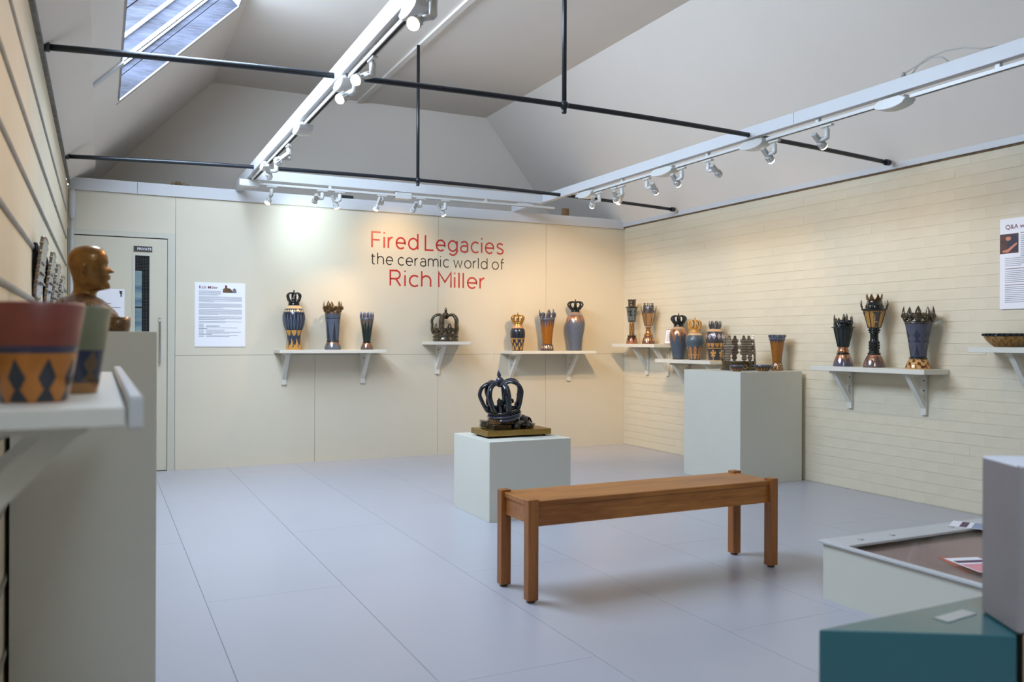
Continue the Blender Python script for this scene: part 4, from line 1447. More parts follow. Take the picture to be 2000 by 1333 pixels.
chunk(-.10, .04, .075, .05, .05, .025, -.3, M['rubble'], 0, .008, 5)
chunk(.15, -.055, .072, .035, .03, .02, .8, M['rubble'], .4, .008, 6)
chunk(.10, -.045, .115, .030, .022, .014, -.6, M['rubble'], .6, .006, 7)
bm = bmesh.new()
R4 = Matrix.Translation((.165, -.03, .086)) @ Euler((math.radians(75), 0, math.radians(35))).to_matrix().to_4x4()
pts = [R4 @ Vector((.036 * math.cos(a), .036 * math.sin(a), 0)) for a in [i * 2 * PI / 24 for i in range(25)]]
tube(bm, pts, .010, 8, .35)
finish(bm, 'broken_ring', M['bronze'], t, True)
piv = crown_arched(t, .103, .141, .322, M['bluegl'], .112, 7, ahf=.725, orbk=.086, orbmat=M['violetgl'], rh=.052, dip=.93, wband=.021, phase=.1)
piv.rotation_euler = (math.radians(3), math.radians(-10), 0)
piv.location = (-.005, -.01, .124)
bm = bmesh.new()
ring(bm, .108, -.010, .034, .014, 40)
finish(bm, 'rim_band', M['violetgl'], piv, True)

# --- right wall shelf D
u = .00543
t = pot('lantern_goblet', 'tall pillar goblet with blue-grey lantern bowl and turret top, corner shelf', 'goblet', (5.06, 7.496, ZD))
part_lathe(t, 'foot', deco('copper_foot', (150, 98, 66), [(3 * u, 14 * u, 'drips', 7, (90, 56, 44), .7)], .14), [(11 * u, 0), (10.8 * u, 3 * u), (9.8 * u, 9 * u), (8 * u, 14 * u)])
part_lathe(t, 'collar', M['olive'], [(7 * u, 14 * u), (8.8 * u, 14.6 * u), (8.6 * u, 16 * u), (5.4 * u, 17.2 * u), (5.2 * u, 18 * u)], 36)
part_lathe(t, 'column', deco('gold_column', (140, 104, 58), [(19 * u, 40 * u, 'lattice', 7, (88, 60, 34), .3)], .3), [(4.9 * u, 18 * u), (4.9 * u, 25 * u), (4.9 * u, 42 * u)], 24)
hexlathe(t, 'lantern_bowl', deco('palm_panels', (104, 116, 122), [(44 * u, 70 * u, 'palms', 5, (30, 34, 34), 0)], .35), [(6.6 * u, 43 * u), (10.2 * u, 70 * u)], 8, .2, M['olive'])
part_lathe(t, 'brim', M['olive'], [(8 * u, 70 * u), (13 * u, 71 * u), (13 * u, 72 * u), (8 * u, 73.5 * u), (7.4 * u, 77 * u), (7.4 * u, 80 * u)], 36, n=2)
bm = bmesh.new()
ring(bm, 7.4 * u, 79 * u, 6 * u, .8 * u, 28)
for k in range(8):
    a = 2 * PI * k / 8
    ball(bm, (7.2 * u * math.cos(a), 7.2 * u * math.sin(a), 85.5 * u), 1.5 * u, 7, 5)
finish(bm, 'turret', M['olive'], t, True)
u = .00526
t = pot('lantern_goblet', 'copper footed goblet with gold lantern panels and pewter crown, corner shelf', 'goblet', (5.06, 7.194, ZD))
part_lathe(t, 'foot', deco('copper_diamonds', (120, 84, 62), [(1 * u, 16 * u, 'diamond', 8, (228, 168, 118), .9), (1 * u, 16 * u, 'lattice', 8, (58, 44, 40), .3)], .14), [(12.6 * u, 0), (12.4 * u, 3 * u), (10.6 * u, 11 * u), (8 * u, 16 * u)])
part_lathe(t, 'neck', deco('bronze_neck', (146, 106, 62), [(16 * u, 32 * u, 'solid', 1, (172, 122, 70), .8)], .15), [(8.8 * u, 16 * u), (8.6 * u, 17.5 * u), (7 * u, 20 * u), (5.6 * u, 22 * u), (5 * u, 26 * u), (5 * u, 31 * u), (6 * u, 33 * u), (6 * u, 34 * u)])
hexlathe(t, 'lantern_bowl', glaze('gold_panel', (206, 156, 104), .25, .7, .15), [(7.4 * u, 35.5 * u), (12.6 * u, 61 * u)], 6, .55, M['ink_glaze'])
cr = crown_spikes(t, 13.0 * u, 15 * u, M['pewter'], 60.5 * u, 6, w=1.6 * u, bend=2.4 * u)
bm = bmesh.new()
lathe(bm, [(13 * u, 2 * u), (10.5 * u, 6 * u), (9.4 * u, 9 * u), (9 * u, 13 * u), (8.6 * u, 13 * u)], 12)
finish(bm, 'dome', M['pewter'], cr)
for k in range(8):
    a = 2 * PI * k / 8
    bm = bmesh.new()
    tube(bm, [(8.8 * u * math.cos(a), 8.8 * u * math.sin(a), 12.5 * u), (8.9 * u * math.cos(a), 8.9 * u * math.sin(a), 18 * u)], u * .8, 6, radii=[1.3 * u, .5 * u])
    ball(bm, (8.9 * u * math.cos(a), 8.9 * u * math.sin(a), 18.8 * u), 1.1 * u, 7, 5)
    finish(bm, 'spike', M['pewter'], cr, True)
# framed card
t = thing('caption_card', 'small white caption card in red-brown frame leaning on the corner shelf', 'card', (5.13, 6.955, ZD), math.radians(-90))
R4 = Matrix.Rotation(math.radians(-10), 4, 'X')
bm = bmesh.new(); box(bm, -.06, .10, -.003, .003, 0.001, .148, 0, R4); finish(bm, 'frame', glaze('red_frame', (150, 70, 48), .4), t)
bm = bmesh.new(); box(bm, -.055, .095, -.0045, -.003, .005, .143, 0, R4); finish(bm, 'card', M['white'], t)
flatquads('printed_text', M['ink'], t, [(-.035, .075 - (.03 if k == 6 else 0), .115 - k * .011 - (.008 if k else 0), .118 - k * .011 - (.008 if k else 0)) for k in range(8)], R4 @ Matrix.Translation((0, -.0052, 0)) @ FB)

# --- shelf E
u = .00499
t = pot('crowned_jar', 'large blue-grey jar with copper drips and black crown behind tall plinth', 'jar', (5.06, 6.69, ZE))
part_lathe(t, 'body', deco('slate_copper', (70, 82, 98), [(30 * u, 58 * u, 'drips', 8, COPPER, .85), (58.5 * u, 66 * u, 'solid', 1, (176, 146, 116), 0), (0, 1.2 * u, 'solid', 1, INK, 0)], .3),
           [(11.5 * u, 0), (11.8 * u, 4 * u), (14.6 * u, 22 * u), (17.4 * u, 38 * u), (17.4 * u, 50 * u), (14.4 * u, 58 * u), (12.6 * u, 60 * u), (9.6 * u, 62.5 * u), (9.3 * u, 64 * u)])
crown_arched(t, 9.2 * u, 14 * u, 27 * u, M['blackg'], 63.5 * u, 8, rh=7 * u)
u = .00485
t = pot('crowned_jar', 'rounded slate jar with gold lower pattern and matt gold crown', 'jar', (5.06, 6.44, ZE))
part_lathe(t, 'body', deco('slate_fleur', (74, 88, 100), [(1.5 * u, 25 * u, 'solid', 1, (96, 82, 76), .2), (1.5 * u, 27 * u, 'fleur', 10, (222, 160, 96), .5), (48 * u, 56 * u, 'solid', 1, (200, 166, 130), 0), (0, 1.5 * u, 'solid', 1, INK, 0)], .34),
           [(11 * u, 0), (11.4 * u, 4 * u), (14 * u, 18 * u), (17.6 * u, 32 * u), (18 * u, 40 * u), (15 * u, 48 * u), (13.4 * u, 50 * u), (10.8 * u, 53 * u), (10.6 * u, 54 * u)])
crown_arched(t, 10.6 * u, 12 * u, 30 * u, M['matt_gold'], 53.5 * u, 8, rh=7 * u)
u = .00469
t = pot('crowned_jar', 'wide pewter jar with diamond lustre and gold palm trees, pewter spiked crown', 'jar', (5.06, 6.147, ZE))
part_lathe(t, 'body', deco('palm_jar', (62, 60, 66), [(0, 21 * u, 'palms', 5, (228, 170, 90), .4), (23.5 * u, 25 * u, 'solid', 1, (228, 170, 90), .4), (25 * u, 34 * u, 'suns', 11, (206, 148, 78), .4),
           (39 * u, 54 * u, 'solid', 1, (88, 84, 92), .45), (40 * u, 54 * u, 'diamond', 6, (206, 196, 208), .7), (56.5 * u, 62 * u, 'solid', 1, (206, 166, 122), 0)], .25),
           [(12 * u, 0), (12.6 * u, 4 * u), (15 * u, 22 * u), (16.4 * u, 34 * u), (18.2 * u, 46 * u), (16.6 * u, 54 * u), (14 * u, 58 * u), (11.6 * u, 60.5 * u), (11.4 * u, 61.5 * u)])
crown_spikes(t, 10.8 * u, 17 * u, M['pewter'], 61 * u, 9, w=3.0 * u, bend=1.8 * u, rh=3 * u)

# --- on the tall plinth
ZP = .893
t = pot('leaf_crown_sculpture', 'dark olive drum sculpture with three brick-patterned oak leaves, tall plinth', 'crown sculpture', (4.83, 5.56, ZP))
LEAFB = deco('brick_leaf', (40, 32, 26), [(0, .5, 'bricks', 34, (196, 176, 150), .4)], .3)
part_lathe(t, 'base', M['olive'], [(.150, 0), (.153, .006), (.150, .012), (.152, .018), (.148, .026), (.142, .028), (.140, .034), (.142, .078), (.138, .084), (.125, .084)], 56, n=2)
def oak_outline(w, h):
    half = [(0.10, 0), (.34, .05), (.42, .12), (.30, .17), (.32, .22), (.62, .26), (.72, .33), (.55, .38), (.50, .42), (.85, .47), (1.0, .56), (.82, .62), (.50, .62), (.46, .68), (.62, .74), (.60, .82), (.40, .80), (.30, .84), (.22, .92), (.10, .98)]
    pts = [(x * w, z * h) for x, z in half] + [(0, h)]
    return pts + [(-x * w, z * h) for x, z in reversed(half)]
def leaf_panel(a, w, h, zb_):
    R = .133
    bm = bmesh.new()
    ol = oak_outline(w, h)
    def P(x, z, r):
        aa = a + x / R * .9
        lean = 1.0 - .12 * (z / h) ** 2
        return Vector((math.cos(aa) * r * lean, math.sin(aa) * r * lean, zb_ + z))
    n = len(ol) // 2
    L = [ol[-1 - i] for i in range(n)]; Rr = [ol[i] for i in range(n)]
    prev = None
    cols_ = 6
    rows_ = []
    for (xl, zl), (xr, zr) in zip(L, Rr):
        rows_.append([(xl + (xr - xl) * k / cols_, zr) for k in range(cols_ + 1)])
    vo = [[bm.verts.new(P(x, z, R + .006)) for x, z in row] for row in rows_]
    vi = [[bm.verts.new(P(x, z, R - .006)) for x, z in row] for row in rows_]
    for i in range(len(rows_) - 1):
        for k in range(cols_):
            bm.faces.new([vo[i][k], vo[i][k + 1], vo[i + 1][k + 1], vo[i + 1][k]])
            bm.faces.new([vi[i][k + 1], vi[i][k], vi[i + 1][k], vi[i + 1][k + 1]])
        bm.faces.new([vo[i][0], vo[i + 1][0], vi[i + 1][0], vi[i][0]])
        bm.faces.new([vo[i][-1], vi[i][-1], vi[i + 1][-1], vo[i + 1][-1]])
    bm.faces.new(vo[-1] + list(reversed(vi[-1])))
    bm.faces.new(list(reversed(vo[0])) + vi[0])
    finish(bm, 'leaf', LEAFB, t)
cama = math.atan2(-5.56, -4.83)
for k in range(6):
    leaf_panel(cama - .70 + k * 1.03, .060, .235, .084)
t.rotation_euler = (0, 0, 0)
t.scale = (1, 1, .93)

def bowl(label, loc, R, H, mat_out, rim, handle=None, name='bowl', base=.5, rz=0):
    t = pot(name, label, 'bowl', loc, rz=rz)
    bm = bmesh.new()
    prof = smooth_prof([(R * base, 0), (R * (base + .12), H * .12), (R * .86, H * .5), (R * .98, H * .86)], 4)
    inner = [(r * .93, z + H * .06) for r, z in reversed(prof)]
    pr = prof + inner + [(R * .02, H * .10)]
    lathe(bm, pr, 40)
    finish(bm, 'body', mat_out, t, True)
    bm = bmesh.new()
    ring(bm, R * .96, H * .78, H * .22, R * .06, 40)
    for k in range(28):
        a = 2 * PI * k / 28
        ball(bm, (R * math.cos(a), R * math.sin(a), H * .90), R * .055, 6, 4)
    finish(bm, 'rim', rim, t, True)
    if handle:
        bm = bmesh.new()
        c = Vector((R * 1.15, 0, H * .70))
        tube(bm, [c + Vector((math.cos(a) * R * .26, 0, math.sin(a) * R * .26)) for a in [math.radians(-150 + i * 300 / 16) for i in range(17)]], R * .045, 8)
        finish(bm, 'handle', handle, t, True)
    return t
BOWL_M = deco('bowl_gold_leaves', (58, 44, 34), [(0, .04, 'flames', 16, (184, 130, 66), .6)], .25)
ca = math.atan2(-math.sin(YAW), math.cos(YAW))
bowl('small dark and gold bowl with gold loop handle on tall plinth front', (4.585, 5.30, ZP), .059, .052, BOWL_M, M['silver'], M['gold'], rz=ca)
bowl('wider dark and gold bowl without loop on tall plinth front edge', (4.83, 5.27, ZP), .078, .052, BOWL_M, M['silver'])
u = .00424
t = pot('beaker_vase', 'plain amber beaker vase with dark battlement rim on tall plinth', 'vase', (5.045, 5.34, ZP))
part_lathe(t, 'foot', deco('copper_swirl', (150, 104, 66), [(1 * u, 14 * u, 'scroll', 5, (96, 66, 50), .5), (1 * u, 14 * u, 'lattice', 6, (206, 178, 150), .9)], .12), [(11.8 * u, 0), (11.7 * u, 4 * u), (10.8 * u, 10 * u), (9.6 * u, 13.5 * u), (9.8 * u, 15 * u), (8.8 * u, 16 * u)])
part_lathe(t, 'body', deco('amber_plain', (146, 92, 28), [(52 * u, 62 * u, 'drips', 15, (60, 62, 74), .1)], .16), [(8.6 * u, 16 * u), (10 * u, 30 * u), (12.6 * u, 50 * u), (14.8 * u, 62 * u), (14.2 * u, 62 * u)])
bm = bmesh.new()
ring(bm, 15.2 * u, 60 * u, 6 * u, 1.4 * u, 40)
for k in range(14):
    a = 2 * PI * k / 14
    box(bm, -2 * u, 2 * u, -1.2 * u, 1.2 * u, 0, 5 * u, 0, Matrix.Rotation(a, 4, 'Z') @ Matrix.Translation((0, 15.6 * u, 65 * u)))
finish(bm, 'battlement_rim', M['silver'], t)

# --- shelf F
u = .00388
t = pot('lantern_goblet', 'short goblet with dark ribbed bowl and black coiled crest, goblet shelf left', 'goblet', (5.06, 4.66, ZF))
part_lathe(t, 'foot', deco('foot_f1', (84, 86, 104), [(4 * u, 23 * u, 'drips', 9, COPPER, .9)], .14), [(18.8 * u, 0), (18.6 * u, 2 * u), (16.5 * u, 12 * u), (12 * u, 23.5 * u)])
part_lathe(t, 'collar', M['blackg'], [(10 * u, 23.5 * u), (12.4 * u, 24.5 * u), (12 * u, 26 * u), (9 * u, 27 * u)], 36, n=2)
part_lathe(t, 'neck', glaze('copper_neck', (190, 128, 92), .15, .85), [(9.8 * u, 26.5 * u), (10.6 * u, 29 * u), (9.8 * u, 33 * u), (8.6 * u, 35.5 * u), (9.4 * u, 36 * u), (9.2 * u, 37.5 * u)])
hexlathe(t, 'lantern_bowl', deco('dark_lantern', (34, 48, 52), [(38 * u, 76 * u, 'stripes', 12, (22, 32, 34), 0)], .15), [(10 * u, 38 * u), (18 * u, 75 * u)], 12, .1, M['blackg'])
part_lathe(t, 'brim', M['blackg'], [(17 * u, 74.5 * u), (22.6 * u, 75.5 * u), (22.6 * u, 76.6 * u), (17 * u, 77.5 * u)], 40, n=1)
bm = bmesh.new()
ring(bm, 16 * u, 77 * u, 8 * u, 2.5 * u, 36)
rnd = random.Random(11)
for k in range(7):
    a = 2 * PI * k / 7
    hh = (15, 12, 16, 9, 14, 11, 13)[k]
    tube(bm, [(15 * u * math.cos(a + j * .14), 15 * u * math.sin(a + j * .14), (82 + math.sin(j * .9) * hh * .6) * u) for j in range(7)], 3 * u, 8)
    ball(bm, (14 * u * math.cos(a), 14 * u * math.sin(a), 88 * u), 3.2 * u, 8, 6)
crest = finish(bm, 'crest', M['blackg'], t, True)
for k in range(7):
    a = 2 * PI * (k + .4) / 7
    bm = bmesh.new()
    spike(bm, a, 15 * u, 84 * u, (20, 12, 18, 10, 19, 13, 16)[k] * u, 3 * u, 1.5 * u, 2 * u)
    finish(bm, 'spike', M['olive'], crest, True)
u = .003726
t = pot('lantern_goblet', 'tallest goblet with black column, gold lantern panels and pointed crown', 'goblet', (5.06, 4.374, ZF))
part_lathe(t, 'foot', deco('foot_f2', (104, 88, 84), [(2 * u, 25 * u, 'drips', 12, COPPER, .9), (8 * u, 22 * u, 'bricks', 6, (70, 66, 78), .4)], .14), [(20.6 * u, 0), (20.4 * u, 3 * u), (17.6 * u, 14 * u), (11.5 * u, 25.5 * u)])
part_lathe(t, 'collar', M['blackg'], [(10 * u, 25.5 * u), (12.4 * u, 26.5 * u), (12 * u, 28 * u), (9 * u, 30 * u), (10.6 * u, 32 * u), (8.6 * u, 33 * u)], 36, n=2)
bm = bmesh.new()
lathe(bm, smooth_prof([(8.4 * u, 32 * u), (9.6 * u, 36 * u), (9.2 * u, 46 * u), (9.8 * u, 50 * u), (8 * u, 53 * u), (7.6 * u, 60 * u), (7.8 * u, 67 * u)], 3), 30)
for k in range(10):
    for j in range(3):
        a = 2 * PI * (k + j * .5) / 10
        ball(bm, (9.2 * u * math.cos(a), 9.2 * u * math.sin(a), (38 + j * 5) * u), 1.8 * u, 6, 4)
finish(bm, 'column', M['blackg'], t, True)
part_lathe(t, 'collar', M['blackg'], [(9 * u, 67 * u), (10.6 * u, 68 * u), (9 * u, 70 * u), (11.6 * u, 72 * u), (11.6 * u, 73.5 * u), (9.4 * u, 75 * u), (10.6 * u, 77 * u)], 36, n=2)
hexlathe(t, 'lantern_bowl', deco('gold_lantern', (176, 128, 64), [(79 * u, 108 * u, 'stripes', 3, (78, 66, 60), .2), (80 * u, 106 * u, 'fleur', 6, (206, 160, 90), .5)], .3), [(11.4 * u, 77.5 * u), (20.4 * u, 111 * u)], 6, .2, M['blackg'])
part_lathe(t, 'brim', M['blackg'], [(20 * u, 110.5 * u), (24 * u, 112 * u), (24 * u, 114 * u), (18 * u, 115.5 * u), (17 * u, 117 * u), (16.5 * u, 121 * u), (13.5 * u, 126 * u), (12.6 * u, 131 * u)], 40, n=2)
cr = crown_points(t, 12.4 * u, 14.4 * u, 14 * u, M['bronze'], 129 * u, 8)
for k in range(6):
    a = 2 * PI * (k + .05) / 6 + .2
    bm = bmesh.new()
    spike(bm, a, 21.5 * u, 114 * u, 18 * u, 1.9 * u, 2.4 * u, 1.9 * u)
    finish(bm, 'horn', M['olive'], t, True)
u = .003524
t = pot('crowned_vase', 'slate beaker vase with leaf motif, bright gold foot and bronze crown, goblet shelf', 'vase', (5.06, 4.005, ZF))
part_lathe(t, 'foot', deco('foot_f3', (206, 156, 92), [(2 * u, 19 * u, 'scroll', 7, (126, 84, 52), .8)], .16), [(23.6 * u, 0), (23.4 * u, 3 * u), (20.5 * u, 12 * u), (15.5 * u, 19.5 * u)])
part_lathe(t, 'collar', M['ink_glaze'], [(14.6 * u, 19.5 * u), (17 * u, 20.5 * u), (16.4 * u, 22.5 * u), (14 * u, 23 * u)], 40, n=2)
part_lathe(t, 'body', deco('slate_fronds', (76, 80, 96), [(26 * u, 46 * u, 'fronds', 6, (34, 36, 50), 0), (52 * u, 76 * u, 'spades', 6, (48, 50, 66), 0)], .34), [(14.5 * u, 23 * u), (16.5 * u, 40 * u), (20 * u, 64 * u), (24.3 * u, 90 * u), (23.6 * u, 91 * u)])
crown_fleurs(t, 24.4 * u, 35 * u, M['olive'], 88 * u, 5, phase=.02)

# --- shelf G bowl
t = bowl('low dark-rimmed ochre bowl on the shelf below the question panel', (5.05, 3.37, ZG), .130, .086, deco('ochre_bowl', (166, 120, 52), [(.004, .07, 'scroll', 14, (128, 92, 44), .3), (.066, .09, 'solid', 1, (40, 42, 40), 0)], .35), M['blackg'], base=.48)

# ------------------------------------------------------------------ left foreground pots
def cup(label, loc, rb_, rt, H, mat, name='beaker'):
    t = pot(name, label, 'cup', loc)
    bm = bmesh.new()
    o = [(rb_ * .96, 0), (rb_, .004), (rb_ + (rt - rb_) * .45, H * .42), (rt, H - .003), (rt - .002, H)]
    i = [(rt - .006, H), (rt - .007, H - .004), (rb_ + (rt - rb_) * .45 - .006, H * .42), (rb_ - .006, .008), (.001, .008)]
    lathe(bm, o + i, 56)
    finish(bm, 'body', mat, t, True)
    return t
H1 = .137
cup('large tapered cup with brick red top and gold fleur band on foreground shelf', (-0.083, 1.345, 1.043), .0425, .0635, H1,
    deco('red_gold_cup', (122, 54, 40), [(0, .068, 'solid', 1, (184, 116, 50), .35), (.002, .062, 'spades', 8, (34, 38, 48), 0), (.068, .078, 'solid', 1, (52, 50, 72), 0)], .4))
cup('olive grey tapered cup with dark lower half behind the red cup', (-0.040, 1.535, 1.043), .036, .056, .140,
    deco('olive_cup', (112, 112, 84), [(0, .018, 'solid', 1, (150, 106, 56), .2), (.018, .07, 'solid', 1, (36, 42, 62), 0), (.02, .07, 'spades', 7, (96, 74, 50), .2)], .4))
cup('dark blue cup partly cut off by left edge of the picture', (-0.20, 1.50, 1.043), .034, .044, .145,
    deco('blue_cup', (120, 64, 46), [(0, .11, 'solid', 1, (32, 40, 56), 0)], .4))

# ------------------------------------------------------------------ bust on the narrow plinth
def bust():
    t = thing('portrait_bust', 'gold bald portrait bust in profile with bark-textured shoulders on narrow plinth', 'bust', (0, 0, 0))
    k = .000322
    def zof(y):
        return (1140 - y) * .000254 if y > 575 else .1437 + (575 - y) * .000382
    rows = [(203, 935, 960, 4), (206, 905, 1000, 30), (214, 860, 1035, 60), (230, 815, 1072, 88), (255, 783, 1098, 112), (285, 760, 1116, 128), (315, 749, 1124, 136), (340, 746, 1127, 139),
            (365, 748, 1120, 138), (385, 751, 1116, 134), (405, 757, 1122, 130), (430, 768, 1128, 124), (450, 778, 1130, 118), (468, 785, 1136, 112), (480, 789, 1134, 109), (495, 793, 1136, 106),
            (515, 798, 1130, 100), (540, 802, 1142, 90), (560, 803, 1146, 80), (575, 803, 1138, 74), (588, 803, 1100, 72), (598, 802, 1062, 70), (610, 800, 1036, 70), (630, 795, 1020, 72), (650, 785, 1010, 78),
            (670, 768, 1005, 92), (690, 748, 1015, 130), (715, 728, 1040, 190), (745, 712, 1070, 250), (790, 700, 1105, 300), (840, 690, 1135, 325), (900, 684, 1170, 335), (960, 682, 1200, 335), (1010, 684, 1205, 325), (1060, 690, 1180, 300), (1140, 700, 1150, 280)]
    bm = bmesh.new()
    seg = 72
    rings = []
    # refine rows
    fine = []
    for a, c in zip(rows, rows[1:]):
        m_ = 3
        for j in range(m_):
            s_ = j / m_
            fine.append(tuple(a[q_] + (c[q_] - a[q_]) * s_ for q_ in range(4)))
    fine.append(rows[-1])
    def G(x, c, w):
        return math.exp(-((x - c) / w) ** 2)
    rnd = random.Random(5)
    for (y, bk_, fr_, hw) in fine:
        cx = (bk_ + fr_) / 2; hx_ = (fr_ - bk_) / 2
        r_ = []
        for i in range(seg):
            a = 2 * PI * i / seg
            ca_, sa_ = math.cos(a), math.sin(a)
            p = 2.25
            den = (abs(ca_) ** p + abs(sa_) ** p) ** (1 / p)
            x = cx + hx_ * ca_ / den; w = hw * sa_ / den
            if y < 600 and ca_ > 0:      # face
                x -= 14 * G(y, 378, 22) * G(abs(w), 52, 26)              # eye sockets
                x += 9 * G(y, 382, 9) * G(abs(w), 52, 16)                # lids
                x += 8 * G(y, 350, 12) * G(abs(w), 45, 34)               # brow
                nz_ = max(0, min(1, (y - 375) / 52.0)) if y < 432 else max(0, 1 - (y - 432) / 14.0)
                x += 58 * nz_ * G(w, 0, 17 + 9 * nz_)                    # nose
                x += 15 * nz_ * G(abs(w), 20, 9) * (1 if y > 405 else 0)  # nostrils
                x += 20 * G(y, 468, 9) * G(w, 0, 34) + 17 * G(y, 487, 8) * G(w, 0, 30)  # lips
                x -= 8 * G(y, 477, 4) * G(w, 0, 34)
                x -= 10 * G(y, 506, 10) * G(w, 0, 40)
            if y < 600:                   # ears
                ear = G(y, 412, 36) * G(x, 905, 26)
                w += math.copysign(30 * ear, w)
                w -= math.copysign(14 * G(y, 408, 14) * G(x, 918, 10), w) if abs(w) > 60 else 0
            if y > 690:
                j_ = 5 + 4 * math.sin(i * 1.3 + y * .09) + 6 * math.sin(i * .7 - y * .05)
                x += ca_ * j_; w += sa_ * j_
            g_ = 1 + .16 * max(0.0, min(1.0, (y - 640) / 60.0))
            X_ = (x - 950) * k * g_; Y_ = w * k * g_; Z_ = zof(y)
            r_.append(bm.verts.new((X_, Y_, Z_)))
        rings.append(r_)
    for idx, (a, c) in enumerate(zip(rings, rings[1:])):
        for i in range(seg):
            f = bm.faces.new([a[i], c[i], c[(i + 1) % seg], a[(i + 1) % seg]])
            f.material_index = 1 if fine[idx][0] > 668 else 0
    bm.faces.new(list(reversed(rings[0]))); bm.faces.new(rings[-1])
    bmesh.ops.recalc_face_normals(bm, faces=bm.faces)
    g1 = glaze('bust_gold', (142, 100, 46), .36, .7, .4, 22, .3, rgb2=(112, 78, 34), coat=.3)
    m, nt, b = base_mat('bust_bark')
    w_ = noise(nt, 55, 6, .7, (1.2, 1.2, .35))
    nt.links.new(ramp(nt, w_.outputs[0], [(0.40, s2l((52, 40, 34))), (0.60, s2l((140, 106, 74)))]), b.inputs['Base Color'])
    b.inputs['Roughness'].default_value = .3; b.inputs['Metallic'].default_value = .45
    bump(nt, b, w_.outputs[0], 1.0, .008)
    finish(bm, 'head_and_shoulders', None, t, True, mats=[g1, m])
    t.location = (-0.035, 3.12, 1.155)
    t.rotation_euler = (0, 0, -math.radians(5))
    return t
bust()
# speckled bowl on the same plinth
t = pot('speckled_bowl', 'low speckled brown bowl with straight sides beside the bust', 'bowl', (0.045, 2.900, 1.155))
part_lathe(t, 'body', glaze('speckle', (120, 84, 34), .35, .4, .4, 170, .8, rgb2=(30, 20, 12)), [(.036, 0), (.037, .003), (.0385, .02), (.0395, .044), (.036, .044), (.035, .012), (.002, .010)], 40, raw=True)

# ------------------------------------------------------------------ relief plaques on the left wall
PLQ = glaze('plaque_face', (138, 132, 122), .4, .2, .25, 40, .5)
PLD = glaze('plaque_edge', (150, 124, 92), .3, .4, .3, 60, .5)
def plaque(ya, yb_, xa, xb_, z0, z1, label, seed):
    t = thing('relief_plaque', label, 'plaque', (0, 0, 0), 0, 'scalloped ceramic plaques on left wall')
    rnd = random.Random(seed)
    A = Vector((xa, ya, 0)); B = Vector((xb_, yb_, 0))
    d = (B - A).normalized(); L = (B - A).length
    nrm = Vector((d.y, -d.x, 0))
    c = (A + B) / 2; hz = (z1 - z0) / 2; cz = (z0 + z1) / 2
    pts = []
    N = 56
    for i in range(N):
        a = 2 * PI * i / N
        px_, pz_ = math.cos(a), math.sin(a)
        m_ = max(abs(px_), abs(pz_)) ** .75
        s_ = (1 / m_) * (1 + .035 * math.sin(i * 2 * PI / N * 14)) * .97
        pts.append(c + d * (px_ * s_ * L / 2) + nrm * (pz_ * s_ * hz * .12) + Vector((0, 0, cz + pz_ * s_ * hz)))
    bm = bmesh.new()
    prism(bm, pts, -nrm * .012)
    finish(bm, 'face', PLQ, t)
    bm = bmesh.new()
    for i in range(0, N, 2):
        ball(bm, tuple(pts[i] - nrm * .006), .009, 7, 5)
    finish(bm, 'beaded_edge', PLD, t, True)['kind'] = 'stuff'
    bm = bmesh.new()
    for (w0, w1, ww) in ((.2, .8, .010), (.3, .7, .010)):
        for zz_ in (-.45, -.15, .15, .45):
            p0 = c + d * (L * (w0 - .5)) + Vector((0, 0, cz + zz_ * hz * 1.1)); p1 = c + d * (L * (w1 - .5)) + Vector((0, 0, cz + zz_ * hz * 1.1))
            tube(bm, [p0, (p0 + p1) / 2 + nrm * .004, p1], .006, 6)
    finish(bm, 'relief', PLQ, t, True)
    bm = bmesh.new()
    back = [Vector((XL + .001, p.y, cz + (p.z - cz) * .82)) for p in pts]
    wdt = ((c - nrm * .012).x - XL) - .006
    prism(bm, [Vector((q_.x, c.y + (q_.y - c.y) * .8, q_.z)) for q_ in back], Vector((wdt, 0, 0)))
    finish(bm, 'backing_block', M['darkgap'], t)
plaque(3.90, 4.18, -.223, -.219, 1.295, 1.555, 'grey scalloped plaque nearest the viewer on left wall', 1)
plaque(4.62, 4.92, -.223, -.221, 1.295, 1.560, 'second scalloped plaque from the viewer on left wall, warm edged', 2)
plaque(5.22, 5.54, -.224, -.222, 1.290, 1.550, 'third scalloped plaque from the viewer on left wall', 3)
plaque(5.89, 6.20, -.224, -.222, 1.290, 1.530, 'farthest scalloped plaque on left wall', 4)

# ------------------------------------------------------------------ right foreground
# low display case with recessed lining
CX0, CX1, CY0, CY1, CH = 2.875, 4.15, 1.60, 2.755, .255
t = thing('display_case', 'low white glass-topped display case in right foreground', 'display case', ((CX0 + CX1) / 2, (CY0 + CY1) / 2, 0))
ox, oy = -(CX0 + CX1) / 2, -(CY0 + CY1) / 2
def cb(name, mat, x0, x1, y0_, y1_, z0, z1, bev=0):
    return boxo(name, mat, x0 + ox, x1 + ox, y0_ + oy, y1_ + oy, z0, z1, t, bev)
cb('base', M['plinth'], CX0, CX1, CY0, CY1, 0, .165)
w = .022
cb('side_wall', M['plinth'], CX0, CX0 + w, CY0, CY1, .165, CH - .012)
cb('side_wall', M['plinth'], CX1 - w, CX1, CY0, CY1, .165, CH - .012)
cb('side_wall', M['trim'], CX0 + w, CX1 - w, CY1 - w, CY1, .165, CH - .012)
cb('side_wall', M['trim'], CX0 + w, CX1 - w, CY0, CY0 + w, .165, CH - .012)
cb('lining', M['mauve'], CX0 + w, CX1 - w, CY0 + w, CY1 - w, .165, .220)
cb('rim', M['trim'], CX0 - .016, CX0 + .012, CY0, CY1 + .014, CH - .012, CH, .002)
